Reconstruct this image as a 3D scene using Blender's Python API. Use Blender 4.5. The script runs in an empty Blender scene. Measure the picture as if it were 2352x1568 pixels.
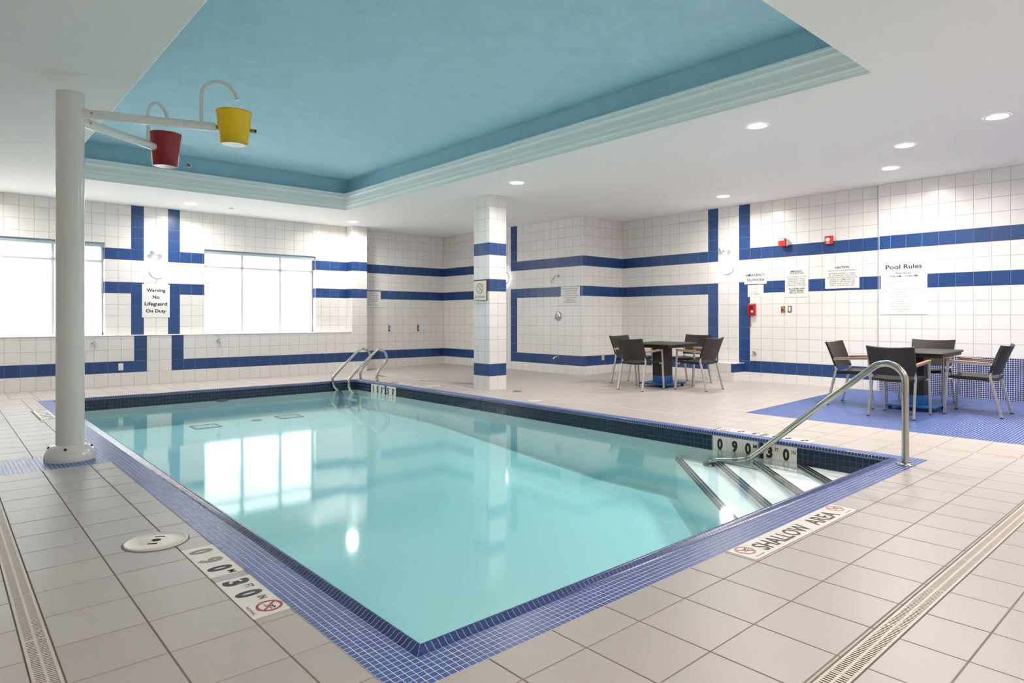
import bpy, math, random
from mathutils import Matrix, Vector

random.seed(7)
scene = bpy.context.scene
COL = scene.collection

# ------------------------------------------------------------------ camera
F_PX, YAW, HOR, CAM_H = 1492.3, 0.7262, 730.219, 1.169
cam_d = bpy.data.cameras.new('camera')
cam_d.sensor_width = 36.0
cam_d.lens = F_PX / 2352 * 36.0
cam_d.shift_y = -(784 - HOR) / 2352
cam_d.clip_start = 0.02
cam = bpy.data.objects.new('camera', cam_d)
cam.location = (0, 0, CAM_H)
cam.rotation_euler = (math.pi / 2, 0, -YAW)
COL.objects.link(cam)
scene.camera = cam

# ------------------------------------------------------------------ world and exposure
SKY = 6.8
LAMP_W = 13.5
EXPOSURE = 1.49
WATER_COL = (0.31, 0.87, 0.92, 1)
WATER_DENS = 0.50
world = bpy.data.worlds.new('daylight')
world.use_nodes = True
world.node_tree.nodes['Background'].inputs[0].default_value = (0.93, 0.97, 1.0, 1)
world.node_tree.nodes['Background'].inputs[1].default_value = SKY
scene.world = world
vs = scene.view_settings
vs.view_transform = 'Standard'
vs.look = 'None'
vs.gamma = 1.0
vs.use_curve_mapping = False
vs.exposure = EXPOSURE
cy = scene.cycles
cy.max_bounces = 9
cy.diffuse_bounces = 6
cy.glossy_bounces = 4
cy.transmission_bounces = 4
cy.use_adaptive_sampling = True
cy.adaptive_threshold = 0.09
cy.adaptive_min_samples = 16
cy.transparent_max_bounces = 12
cy.caustics_reflective = False
cy.caustics_refractive = False
cy.sample_clamp_indirect = 4.0
cy.use_denoising = True


# ------------------------------------------------------------------ materials
def lin(h):
    h = h.lstrip('#')
    r = []
    for i in (0, 2, 4):
        v = int(h[i:i + 2], 16) / 255
        r.append(v / 12.92 if v <= 0.04045 else ((v + 0.055) / 1.055) ** 2.4)
    return (r[0], r[1], r[2], 1)


def mat(name, col, rough=0.5, metal=0.0, spec=0.5, vary=0.0, noise=0.0, nscale=40.0, bump=0.0, bscale=60.0,
        emit=None, estr=0.0, coat=0.0):
    m = bpy.data.materials.new(name)
    m.use_nodes = True
    nt = m.node_tree
    b = nt.nodes['Principled BSDF']
    c = lin(col) if isinstance(col, str) else tuple(col)
    b.inputs['Base Color'].default_value = c
    b.inputs['Roughness'].default_value = rough
    b.inputs['Metallic'].default_value = metal
    b.inputs['Specular IOR Level'].default_value = spec
    if coat:
        b.inputs['Coat Weight'].default_value = coat
        b.inputs['Coat Roughness'].default_value = 0.08
    if vary or noise:
        last = None
        hsv = nt.nodes.new('ShaderNodeHueSaturation')
        hsv.inputs['Color'].default_value = c
        val = None
        if vary:
            oi = nt.nodes.new('ShaderNodeObjectInfo')
            mr = nt.nodes.new('ShaderNodeMapRange')
            mr.inputs['To Min'].default_value = 1 - vary
            mr.inputs['To Max'].default_value = 1 + vary
            nt.links.new(oi.outputs['Random'], mr.inputs['Value'])
            val = mr.outputs[0]
        if noise:
            tc = nt.nodes.new('ShaderNodeTexCoord')
            nz = nt.nodes.new('ShaderNodeTexNoise')
            nz.inputs['Scale'].default_value = nscale
            nz.inputs['Detail'].default_value = 4
            nt.links.new(tc.outputs['Object'], nz.inputs['Vector'])
            mr2 = nt.nodes.new('ShaderNodeMapRange')
            mr2.inputs['To Min'].default_value = 1 - noise
            mr2.inputs['To Max'].default_value = 1 + noise
            nt.links.new(nz.outputs[0], mr2.inputs['Value'])
            if val is None:
                val = mr2.outputs[0]
            else:
                mu = nt.nodes.new('ShaderNodeMath')
                mu.operation = 'MULTIPLY'
                nt.links.new(val, mu.inputs[0])
                nt.links.new(mr2.outputs[0], mu.inputs[1])
                val = mu.outputs[0]
        nt.links.new(val, hsv.inputs['Value'])
        nt.links.new(hsv.outputs[0], b.inputs['Base Color'])
    if bump:
        tc = nt.nodes.new('ShaderNodeTexCoord')
        nz = nt.nodes.new('ShaderNodeTexNoise')
        nz.inputs['Scale'].default_value = bscale
        nz.inputs['Detail'].default_value = 3
        nt.links.new(tc.outputs['Object'], nz.inputs['Vector'])
        bp = nt.nodes.new('ShaderNodeBump')
        bp.inputs['Strength'].default_value = bump
        bp.inputs['Distance'].default_value = 0.01
        nt.links.new(nz.outputs[0], bp.inputs['Height'])
        nt.links.new(bp.outputs[0], b.inputs['Normal'])
    if emit:
        b.inputs['Emission Color'].default_value = lin(emit)
        b.inputs['Emission Strength'].default_value = estr
    return m


M = {}
M['white_tile'] = mat('white_tile', '#e9e6e3', 0.28, vary=0.018, noise=0.012, nscale=9)
M['blue_tile'] = mat('blue_tile', '#26477e', 0.3, vary=0.10, noise=0.08, nscale=14)
M['wall_grout'] = mat('wall_grout', '#aaa49d', 0.8)
M['floor_tile'] = mat('floor_tile', '#bbb1aa', 0.38, vary=0.03, noise=0.05, nscale=160, bump=0.05, bscale=300)
M['floor_grout'] = mat('floor_grout', '#8d8176', 0.85, noise=0.2, nscale=6)
M['mosaic_blue'] = mat('mosaic_blue', '#4562a5', 0.34, vary=0.10, noise=0.10, nscale=35)
M['mosaic_grout'] = mat('mosaic_grout', '#e6ddd6', 0.7)
M['bull_blue'] = mat('bull_blue', '#2b437d', 0.25, vary=0.10, noise=0.08, nscale=35)
M['navy_tile'] = mat('navy_tile', '#1d2b45', 0.15, vary=0.15)
M['navy_grout'] = mat('navy_grout', '#7d8a92', 0.7)
M['plaster'] = mat('pool_plaster', '#fafbf7', 0.7)
M['nosing'] = mat('nosing_tile', '#141312', 0.3, vary=0.1)
M['marker_tile'] = mat('marker_tile', '#eee5dc', 0.4)
M['ink'] = mat('black_ink', '#24221f', 0.5)
M['ink_worn'] = mat('worn_black_ink', '#4a4844', 0.6, noise=0.5, nscale=220)
M['ink_faded'] = mat('faded_ink', '#a39a92', 0.6, noise=0.35, nscale=260)
M['ink_red'] = mat('red_ink', '#b8403c', 0.5)
M['ink_pink'] = mat('faded_red_ink', '#d97f78', 0.5)
M['ceiling'] = mat('ceiling_paint', '#f0f0ee', 0.8)
M['tray'] = mat('tray_paint', '#b1dae9', 0.85, noise=0.09, nscale=5, bump=0.5, bscale=160)
M['crown'] = mat('crown_paint', '#f1f5f2', 0.6)
M['paint'] = mat('wall_paint', '#e4e2de', 0.7)
M['pole_white'] = mat('pole_white', '#e8e6e1', 0.16, coat=0.5)
M['yellow'] = mat('yellow_plastic', '#ffd01a', 0.28)
M['olive'] = mat('olive_fitting', '#8f8a2a', 0.4)
M['red'] = mat('red_plastic', '#a01c26', 0.25)
M['phone_red'] = mat('phone_red', '#b3121f', 0.2)
M['alarm_red'] = mat('alarm_red', '#d3302c', 0.35)
M['steel'] = mat('stainless_steel', '#b9b5ab', 0.22, 1.0)
M['chrome'] = mat('chrome', '#d5d6d8', 0.08, 1.0)
M['alu'] = mat('aluminium', '#c9c7c4', 0.38, 0.9)
M['sign'] = mat('sign_white', '#ebe9e6', 0.45)
M['sign_cream'] = mat('sign_cream', '#e6dccb', 0.45)
M['sign_brown'] = mat('sign_brown', '#7a4433', 0.5)
M['wood'] = mat('teak', '#a9784f', 0.5, noise=0.25, nscale=18)
M['dark'] = mat('dark_rubber', '#1b1a19', 0.6)
M['blue_film'] = mat('blue_film', '#1f63ad', 0.3, noise=0.1, nscale=8)
M['lid'] = mat('lid_plastic', '#e2d6c8', 0.3)
M['drain'] = mat('drain_plastic', '#d8cbbf', 0.45)
M['drain_joint'] = mat('drain_joint', '#756858', 0.85, noise=0.3, nscale=5)
M['drain_dark'] = mat('drain_dark', '#2a241f', 0.8)
M['white_plastic'] = mat('white_plastic', '#eceae6', 0.35)
M['beige_plastic'] = mat('beige_plastic', '#d9c9a4', 0.4)
M['fascia'] = mat('shade_fascia', '#a9bfc9', 0.35, 0.3)
M['frame'] = mat('window_frame', '#cfd3d4', 0.5)
M['hook_blue'] = mat('hook_metal', '#33506a', 0.3, 0.7)
M['gold'] = mat('button_yellow', '#d8a520', 0.4)
M['lamp'] = mat('lamp_lens', '#ffffff', 0.4, emit='#fffaf2', estr=22.0)
M['bulkhead'] = mat('bulkhead_lens', '#ffffff', 0.4, emit='#eef5ff', estr=6.0)


def weave_material():
    m = bpy.data.materials.new('woven_resin')
    m.use_nodes = True
    nt = m.node_tree
    b = nt.nodes['Principled BSDF']
    tc = nt.nodes.new('ShaderNodeTexCoord')
    mp = nt.nodes.new('ShaderNodeMapping')
    nt.links.new(tc.outputs['UV'], mp.inputs['Vector'])
    br = nt.nodes.new('ShaderNodeTexBrick')
    br.inputs['Scale'].default_value = 1.0
    br.inputs['Mortar Size'].default_value = 0.0018
    br.inputs['Mortar Smooth'].default_value = 0.6
    br.inputs['Brick Width'].default_value = 0.02
    br.inputs['Row Height'].default_value = 0.009
    br.inputs['Color1'].default_value = lin('#241d18')
    br.inputs['Color2'].default_value = lin('#352b24')
    br.inputs['Mortar'].default_value = lin('#0b0908')
    nt.links.new(mp.outputs[0], br.inputs['Vector'])
    nt.links.new(br.outputs['Color'], b.inputs['Base Color'])
    bp = nt.nodes.new('ShaderNodeBump')
    bp.inputs['Strength'].default_value = 0.7
    bp.inputs['Distance'].default_value = 0.004
    bp.invert = True
    nt.links.new(br.outputs['Fac'], bp.inputs['Height'])
    nt.links.new(bp.outputs[0], b.inputs['Normal'])
    b.inputs['Roughness'].default_value = 0.42
    return m


M['weave'] = weave_material()


def water_material():
    m = bpy.data.materials.new('pool_water')
    m.use_nodes = True
    nt = m.node_tree
    for n in list(nt.nodes):
        nt.nodes.remove(n)
    N, L = nt.nodes.new, nt.links.new
    out = N('ShaderNodeOutputMaterial')
    tc = N('ShaderNodeTexCoord')
    nz = N('ShaderNodeTexNoise')
    nz.inputs['Scale'].default_value = 2.2
    nz.inputs['Detail'].default_value = 1
    L(tc.outputs['Object'], nz.inputs['Vector'])
    bp = N('ShaderNodeBump')
    bp.inputs['Strength'].default_value = 0.05
    bp.inputs['Distance'].default_value = 0.01
    L(nz.outputs[0], bp.inputs['Height'])
    # reflectance of the surface, the same from either side
    ge = N('ShaderNodeNewGeometry')
    dt = N('ShaderNodeVectorMath')
    dt.operation = 'DOT_PRODUCT'
    L(ge.outputs['Normal'], dt.inputs[0])
    L(ge.outputs['Incoming'], dt.inputs[1])

    def math_(op, a, b=None):
        n = N('ShaderNodeMath')
        n.operation = op
        for i, v in enumerate((a, b)):
            if v is None:
                continue
            if isinstance(v, (int, float)):
                n.inputs[i].default_value = v
            else:
                L(v, n.inputs[i])
        return n.outputs[0]
    c = math_('ABSOLUTE', dt.outputs['Value'])
    f = math_('POWER', math_('SUBTRACT', 1.0, c), 5.0)
    f = math_('ADD', math_('MULTIPLY', f, 0.98), 0.02)
    tr = N('ShaderNodeBsdfTransparent')
    gl = N('ShaderNodeBsdfGlossy')
    gl.inputs['Roughness'].default_value = 0.06
    L(bp.outputs[0], gl.inputs['Normal'])
    mx = N('ShaderNodeMixShader')
    L(f, mx.inputs[0])
    L(tr.outputs[0], mx.inputs[1])
    L(gl.outputs[0], mx.inputs[2])
    L(mx.outputs[0], out.inputs['Surface'])
    va = N('ShaderNodeVolumeAbsorption')
    va.inputs['Color'].default_value = WATER_COL
    va.inputs['Density'].default_value = WATER_DENS
    L(va.outputs[0], out.inputs['Volume'])
    return m


M['water'] = water_material()


def thin_mix(name, kind):
    m = bpy.data.materials.new(name)
    m.use_nodes = True
    nt = m.node_tree
    for n in list(nt.nodes):
        nt.nodes.remove(n)
    out = nt.nodes.new('ShaderNodeOutputMaterial')
    mx = nt.nodes.new('ShaderNodeMixShader')
    if kind == 'glass':
        fr = nt.nodes.new('ShaderNodeFresnel')
        fr.inputs[0].default_value = 1.45
        nt.links.new(fr.outputs[0], mx.inputs[0])
        a = nt.nodes.new('ShaderNodeBsdfTransparent')
        b = nt.nodes.new('ShaderNodeBsdfGlossy')
        b.inputs['Roughness'].default_value = 0.02
    else:
        mx.inputs[0].default_value = 0.35
        a = nt.nodes.new('ShaderNodeBsdfTranslucent')
        a.inputs['Color'].default_value = (0.9, 0.9, 0.89, 1)
        b = nt.nodes.new('ShaderNodeBsdfDiffuse')
        b.inputs['Color'].default_value = (0.8, 0.8, 0.79, 1)
    nt.links.new(a.outputs[0], mx.inputs[1])
    nt.links.new(b.outputs[0], mx.inputs[2])
    nt.links.new(mx.outputs[0], out.inputs['Surface'])
    return m


M['glass'] = thin_mix('window_glass', 'glass')
M['shade'] = thin_mix('shade_fabric', 'shade')
M['puddle'] = thin_mix('puddle_water', 'glass')


# ------------------------------------------------------------------ mesh helpers
class MB:
    """collects shapes, each face with a material name; build() links ONE mesh object"""

    def __init__(self):
        self.v, self.f, self.m, self.s, self.uv = [], [], [], [], {}

    def add(self, verts, faces, m=None, smooth=False, mtx=None):
        o = len(self.v)
        for p in verts:
            q = Vector(p)
            if mtx is not None:
                q = mtx @ q
            self.v.append(tuple(q))
        for fc in faces:
            self.f.append(tuple(i + o for i in fc))
            self.m.append(m)
            self.s.append(smooth)
        return self

    def box(self, x0, x1, y0, y1, z0, z1, m=None, mtx=None):
        vs_ = [(x0, y0, z0), (x1, y0, z0), (x1, y1, z0), (x0, y1, z0), (x0, y0, z1), (x1, y0, z1), (x1, y1, z1), (x0, y1, z1)]
        fs = [(3, 2, 1, 0), (4, 5, 6, 7), (0, 1, 5, 4), (1, 2, 6, 5), (2, 3, 7, 6), (3, 0, 4, 7)]
        return self.add(vs_, fs, m, False, mtx)

    def bbox(self, x0, x1, y0, y1, z0, z1, b, m=None, mtx=None):
        """box with chamfered edges"""
        c = [(x0 + x1) / 2, (y0 + y1) / 2, (z0 + z1) / 2]
        h = [(x1 - x0) / 2, (y1 - y0) / 2, (z1 - z0) / 2]
        b = min(b, *(k * 0.95 for k in h))
        vs_, idx = [], {}
        for sx in (-1, 1):
            for sy in (-1, 1):
                for sz in (-1, 1):
                    for ax in range(3):
                        p = [sx * h[0], sy * h[1], sz * h[2]]
                        for k in range(3):
                            if k != ax:
                                p[k] -= (sx, sy, sz)[k] * b
                        idx[(sx, sy, sz, ax)] = len(vs_)
                        vs_.append((p[0] + c[0], p[1] + c[1], p[2] + c[2]))
        fs = []
        for ax in range(3):
            o1, o2 = [k for k in range(3) if k != ax]
            for s_ in (-1, 1):
                q = []
                for a, d in ((-1, -1), (1, -1), (1, 1), (-1, 1)):
                    k = [0, 0, 0]
                    k[ax], k[o1], k[o2] = s_, a, d
                    q.append(idx[(k[0], k[1], k[2], ax)])
                fs.append(tuple(q))
        for ax in range(3):
            o1, o2 = [k for k in range(3) if k != ax]
            for a in (-1, 1):
                for d in (-1, 1):
                    q = []
                    for e, w in ((-1, o1), (1, o1), (1, o2), (-1, o2)):
                        k = [0, 0, 0]
                        k[ax], k[o1], k[o2] = e, a, d
                        q.append(idx[(k[0], k[1], k[2], w)])
                    fs.append(tuple(q))
        for sx in (-1, 1):
            for sy in (-1, 1):
                for sz in (-1, 1):
                    fs.append(tuple(idx[(sx, sy, sz, a)] for a in range(3)))
        cc = Vector(c)
        out = []
        for q in fs:
            pts = [Vector(vs_[i]) for i in q]
            n = (pts[1] - pts[0]).cross(pts[2] - pts[0])
            ctr = sum(pts, Vector()) / len(pts)
            out.append(q if n.dot(ctr - cc) > 0 else tuple(reversed(q)))
        return self.add(vs_, out, m, False, mtx)

    def cyl(self, p0, p1, r0, r1=None, n=24, m=None, caps=True, smooth=True):
        r1 = r0 if r1 is None else r1
        p0, p1 = Vector(p0), Vector(p1)
        d = (p1 - p0).normalized()
        a = d.orthogonal().normalized()
        b = d.cross(a)
        vs_ = []
        for p, r in ((p0, r0), (p1, r1)):
            for i in range(n):
                t = 2 * math.pi * i / n
                vs_.append(p + a * (r * math.cos(t)) + b * (r * math.sin(t)))
        fs = [(i, (i + 1) % n, n + (i + 1) % n, n + i) for i in range(n)]
        self.add(vs_, fs, m, smooth)
        if caps:
            self.add(vs_[:n], [tuple(reversed(range(n)))], m)
            self.add(vs_[n:], [tuple(range(n))], m)
        return self

    def lathe(self, prof, n=32, m=None, mtx=None, smooth=True):
        """profile [(r, z)] turned about z"""
        vs_, fs = [], []
        for r, z in prof:
            for i in range(n):
                t = 2 * math.pi * i / n
                vs_.append((r * math.cos(t), r * math.sin(t), z))
        for k in range(len(prof) - 1):
            for i in range(n):
                j = (i + 1) % n
                fs.append((k * n + i, k * n + j, (k + 1) * n + j, (k + 1) * n + i))
        return self.add(vs_, fs, m, smooth, mtx)

    def disc(self, r, z, n=32, m=None, mtx=None, up=True):
        vs_ = [(r * math.cos(2 * math.pi * i / n), r * math.sin(2 * math.pi * i / n), z) for i in range(n)]
        return self.add(vs_, [tuple(range(n)) if up else tuple(reversed(range(n)))], m, False, mtx)

    def tube(self, pts, r, n=14, m=None, caps=True):
        pts = [Vector(p) for p in pts]
        rr = r if isinstance(r, (list, tuple)) else [r] * len(pts)
        tang = []
        for i in range(len(pts)):
            a = pts[max(0, i - 1)]
            b = pts[min(len(pts) - 1, i + 1)]
            tang.append((b - a).normalized())
        nrm = tang[0].orthogonal().normalized()
        vs_, fs = [], []
        for i, p in enumerate(pts):
            if i:
                q = tang[i - 1].rotation_difference(tang[i])
                nrm = (q @ nrm).normalized()
            bi = tang[i].cross(nrm).normalized()
            for k in range(n):
                t = 2 * math.pi * k / n
                vs_.append(p + nrm * (rr[i] * math.cos(t)) + bi * (rr[i] * math.sin(t)))
        for i in range(len(pts) - 1):
            for k in range(n):
                j = (k + 1) % n
                fs.append((i * n + k, i * n + j, (i + 1) * n + j, (i + 1) * n + k))
        self.add(vs_, fs, m, True)
        if caps:
            self.add(vs_[:n], [tuple(reversed(range(n)))], m)
            self.add(vs_[-n:], [tuple(range(n))], m)
        return self

    def mesh(self, name, default=None):
        me = bpy.data.meshes.new(name)
        me.from_pydata(self.v, [], self.f)
        names = []
        for k in self.m:
            k = k or default
            if k not in names:
                names.append(k)
        for k in names:
            me.materials.append(M[k])
        if self.f:
            me.polygons.foreach_set('material_index', [names.index(k or default) for k in self.m])
            me.polygons.foreach_set('use_smooth', self.s)
        me.update()
        return me

    def build(self, name, m=None, parent=None, **kw):
        return link(name, self.mesh(name, m), parent, **kw)


def link(name, me, parent=None, label=None, category=None, group=None, kind=None, mtx=None):
    o = bpy.data.objects.new(name, me)
    COL.objects.link(o)
    if parent is not None:
        o.parent = parent
    if mtx is not None:
        o.matrix_basis = mtx
    return tag(o, label, category, group, kind)


def tag(o, label=None, category=None, group=None, kind=None):
    if label:
        o['label'] = label
    if category:
        o['category'] = category
    if group:
        o['group'] = group
    if kind:
        o['kind'] = kind
    return o


def empty(name, loc, label, category, group=None, mtx=None):
    o = link(name, None, None, label, category, group)
    o.empty_display_size = 0.05
    if mtx is not None:
        o.matrix_basis = mtx
    else:
        o.location = loc
    return o


def fillet(pts, rad, n=7):
    """polyline with rounded corners"""
    pts = [Vector(p) for p in pts]
    rad = rad if isinstance(rad, (list, tuple)) else [rad] * len(pts)
    out = [pts[0]]
    for i in range(1, len(pts) - 1):
        a, b, c = pts[i - 1], pts[i], pts[i + 1]
        d1, d2 = (a - b), (c - b)
        ang = d1.angle(d2)
        r = rad[i]
        t = min(r / math.tan(ang / 2), d1.length * 0.49, d2.length * 0.49)
        r = t * math.tan(ang / 2)
        u1, u2 = d1.normalized(), d2.normalized()
        cen = b + (u1 + u2).normalized() * (r / math.sin(ang / 2))
        s, e = b + u1 * t - cen, b + u2 * t - cen
        tot = s.angle(e)
        ax = s.cross(e).normalized()
        for k in range(n + 1):
            out.append(cen + Matrix.Rotation(tot * k / n, 3, ax) @ s)
    out.append(pts[-1])
    return out


def project(p):
    x = p[0] * math.cos(YAW) - p[1] * math.sin(YAW)
    d = p[0] * math.sin(YAW) + p[1] * math.cos(YAW)
    if d < 0.05:
        return None
    return 1176 + F_PX * x / d, HOR - F_PX * (p[2] - CAM_H) / d


def frame(o, xa, ya):
    xa, ya = Vector(xa).normalized(), Vector(ya).normalized()
    za = xa.cross(ya)
    return Matrix(((xa.x, ya.x, za.x, o[0]), (xa.y, ya.y, za.y, o[1]), (xa.z, ya.z, za.z, o[2]), (0, 0, 0, 1)))


FX = lambda X: frame((X, 0, 0), (0, -1, 0), (0, 0, 1))     # wall facing -X: local x = -Y, y = Z
FY = lambda Y: frame((0, Y, 0), (1, 0, 0), (0, 0, 1))      # wall facing -Y: local x = X, y = Z
FZ = Matrix.Identity(4)                                    # floor: local x = X, y = Y

_tile_cache = {}


def tile_mesh(w, h, t, mt, bev=0.0012):
    k = (round(w, 4), round(h, 4), t, mt)
    if k not in _tile_cache:
        a, b = w / 2, h / 2
        e = min(bev, a * 0.4, b * 0.4)
        vs_ = [(-a, -b, -t), (a, -b, -t), (a, b, -t), (-a, b, -t), (-a, -b, -e), (a, -b, -e), (a, b, -e), (-a, b, -e),
               (-a + e, -b + e, 0), (a - e, -b + e, 0), (a - e, b - e, 0), (-a + e, b - e, 0)]
        fs = [(8, 9, 10, 11)]
        for i in range(4):
            j = (i + 1) % 4
            fs += [(i, j, 4 + j, 4 + i), (4 + i, 4 + j, 8 + j, 8 + i)]
        mb = MB()
        mb.add(vs_, fs, mt)
        _tile_cache[k] = (mb.mesh('tile_' + mt), vs_, fs)
    return _tile_cache[k]


def tiles(parent, fr, cells, name='tile', gap=0.004, thick=0.006, limit=300, proud=0.0, jitter=0.0, minpx=0.0):
    """cells: (x0, x1, y0, y1, material) in the frame's plane. The largest in view become parts, the rest one part."""
    scored = []
    for c in cells:
        x0, x1, y0, y1, mt = c
        if x1 - x0 < gap * 1.5 or y1 - y0 < gap * 1.5:
            continue
        ps = [project(fr @ Vector((x, y, 0))) for x, y in ((x0, y0), (x1, y0), (x1, y1), (x0, y1))]
        a = 0
        if all(ps):
            mx = sum(p[0] for p in ps) / 4
            my = sum(p[1] for p in ps) / 4
            if -20 < mx < 2372 and -20 < my < 1588:
                a = abs(sum(ps[i][0] * ps[(i + 1) % 4][1] - ps[(i + 1) % 4][0] * ps[i][1] for i in range(4))) / 2
        scored.append((a, c))
    scored.sort(key=lambda s_: -s_[0])
    rest = MB()
    n = 0
    for a, (x0, x1, y0, y1, mt) in scored:
        w, h = x1 - x0 - gap, y1 - y0 - gap
        me, vs_, fs = tile_mesh(w, h, thick, mt)
        mm = fr @ Matrix.Translation(((x0 + x1) / 2, (y0 + y1) / 2, proud + (random.uniform(-1, 1) * jitter if jitter else 0)))
        if n < limit and a > minpx:
            link(name, me, parent, mtx=mm)
            n += 1
        else:
            rest.add(vs_, fs, mt, False, mm)
    if rest.f:
        rest.build(name + '_field', None, parent, kind='stuff')


# ------------------------------------------------------------------ lettering
def text_geo(s, bold=0.0):
    cu = bpy.data.curves.new('txt', 'FONT')
    cu.body = s
    cu.size = 1.0
    cu.resolution_u = 3
    cu.offset = bold
    cu.fill_mode = 'FRONT'
    ob = bpy.data.objects.new('txt', cu)
    COL.objects.link(ob)
    dg = bpy.context.evaluated_depsgraph_get()
    me = bpy.data.meshes.new_from_object(ob.evaluated_get(dg))
    vs_ = [(v.co.x, v.co.y) for v in me.vertices]
    fs = [tuple(p.vertices) for p in me.polygons]
    bpy.data.objects.remove(ob)
    bpy.data.curves.remove(cu)
    bpy.data.meshes.remove(me)
    return vs_, fs


CAP = 0.729


def put_text(mb, s, x, y, cap, width=None, align='c', mt='ink', fr=None, bold=0.0, z=0.0008, maxw=None):
    """one line of print: cap height and (optionally) width in metres, baseline at y"""
    vs_, fs = text_geo(s, bold)
    if not vs_:
        return
    xs = [v[0] for v in vs_]
    x0, x1 = min(xs), max(xs)
    sy = cap / CAP
    sx = sy if width is None else width / (x1 - x0)
    if maxw and (x1 - x0) * sx > maxw:
        sx = maxw / (x1 - x0)
    off = {'c': x - (x0 + x1) / 2 * sx, 'l': x - x0 * sx, 'r': x - x1 * sx}[align]
    mb.add([(v[0] * sx + off, v[1] * sy + y, z) for v in vs_], fs, mt, False, fr)


def ring(mb, cx, cy_, ro, ri, mt, fr=None, n=36, z=0.0008, sxy=1.0):
    vs_, fs = [], []
    for i in range(n):
        t = 2 * math.pi * i / n
        vs_ += [(cx + ro * sxy * math.cos(t), cy_ + ro * math.sin(t), z), (cx + ri * sxy * math.cos(t), cy_ + ri * math.sin(t), z)]
    for i in range(n):
        j = (i + 1) % n
        fs.append((2 * i, 2 * j, 2 * j + 1, 2 * i + 1))
    mb.add(vs_, fs, mt, False, fr)


def stroke(mb, x0, y0, x1, y1, w, mt, fr=None, z=0.0008):
    d = Vector((x1 - x0, y1 - y0))
    n = Vector((-d.y, d.x)).normalized() * (w / 2)
    mb.add([(x0 - n.x, y0 - n.y, z), (x1 - n.x, y1 - n.y, z), (x1 + n.x, y1 + n.y, z), (x0 + n.x, y0 + n.y, z)], [(0, 1, 2, 3)], mt, False, fr)


def no_diving(mb, cx, cy_, r, mred, mink, fr=None):
    """prohibition ring, slash and a diver over water"""
    ring(mb, cx, cy_, r, r * 0.80, mred, fr, z=0.0012)
    stroke(mb, cx - r * 0.6, cy_ + r * 0.6, cx + r * 0.6, cy_ - r * 0.6, r * 0.17, mred, fr, z=0.0012)
    ring(mb, cx + r * 0.06, cy_ - r * 0.02, r * 0.10, 0.0, mink, fr, n=12)
    for a in ((0.12, 0.06, 0.42, 0.34, .13), (0.42, 0.34, 0.60, 0.12, .08), (0.10, 0.05, -0.22, -0.12, .07), (-0.05, 0.30, 0.25, 0.18, .07),
              (-0.6, -0.28, -0.42, -0.22, .05), (-0.42, -0.22, -0.24, -0.28, .05), (-0.24, -0.28, -0.06, -0.22, .05), (-0.06, -0.22, 0.12, -0.28, .05),
              (0.12, -0.28, 0.30, -0.22, .05), (0.25, -0.05, 0.70, -0.05, .05)):
        stroke(mb, cx + a[0] * r, cy_ + a[1] * r, cx + a[2] * r, cy_ + a[3] * r, a[4] * r, mink, fr)


# ------------------------------------------------------------------ dimensions
ZC = 3.163                                    # ceiling
ZB, T = 0.228, 0.1965                         # top of the lowest tile row, tile pitch
YL, YLED, SILL = 13.067, 12.828, 0.863        # window wall, ledge below it, sill height
YA = 13.19                                    # alcove back wall
X2, Y3, XR, XB, YB = 9.44, 8.54, 10.644, 10.57, 3.625
SLOPE = 0.02
XD = 6.79


def fz(x):
    return max(0.0, (x - XD) * SLOPE)


def rows(z0, z1):
    """tile rows between z0 and z1: (row index, lower, upper); row -1 stands on the floor"""
    out = []
    for k in range(-1, 16):
        a = 0.0 if k == -1 else ZB + k * T
        b = ZB + (k + 1) * T
        a, b = max(a, z0), min(b, z1)
        if b - a > 0.012:
            out.append((k, a, b))
    return out


def cuts(a, b, start, pitch):
    k = math.ceil((a - start) / pitch - 1e-6)
    out = [a]
    x = start + k * pitch
    while x < b - 1e-6:
        if x - a > 1e-4:
            out.append(x)
        x += pitch
    out.append(b)
    return [(p, q) for p, q in zip(out, out[1:]) if q - p > 0.008]


BLUE_ROWS = (0, 7, 10)


def wall_cells(a, b, start, pitch, z0, z1, stripes=(), between=(), holes=()):
    """stripes/between are lists of (lo, hi) along the wall; holes are (lo, hi, z0, z1)"""
    cells = []
    for p, q in cuts(a, b, start, pitch):
        mid = (p + q) / 2
        st = any(lo < mid < hi for lo, hi in stripes)
        bt = any(lo < mid < hi for lo, hi in between)
        for k, za, zb in rows(z0, z1):
            zm = (za + zb) / 2
            parts = [(p, q, za, zb)]
            for lo, hi, h0, h1 in holes:
                nxt = []
                for (u0, u1, w0, w1) in parts:
                    if u1 <= lo or u0 >= hi or w1 <= h0 or w0 >= h1:
                        nxt.append((u0, u1, w0, w1))
                        continue
                    if u0 < lo:
                        nxt.append((u0, lo, w0, w1))
                    if u1 > hi:
                        nxt.append((hi, u1, w0, w1))
                    uu0, uu1 = max(u0, lo), min(u1, hi)
                    if w0 < h0:
                        nxt.append((uu0, uu1, w0, h0))
                    if w1 > h1:
                        nxt.append((uu0, uu1, h1, w1))
                parts = nxt
            blue = (k in BLUE_ROWS and not bt) or (st and k >= 0 and k not in (8, 9))
            for pt in parts:
                cells.append(pt + ('blue_tile' if blue else 'white_tile',))
    return cells


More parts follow.
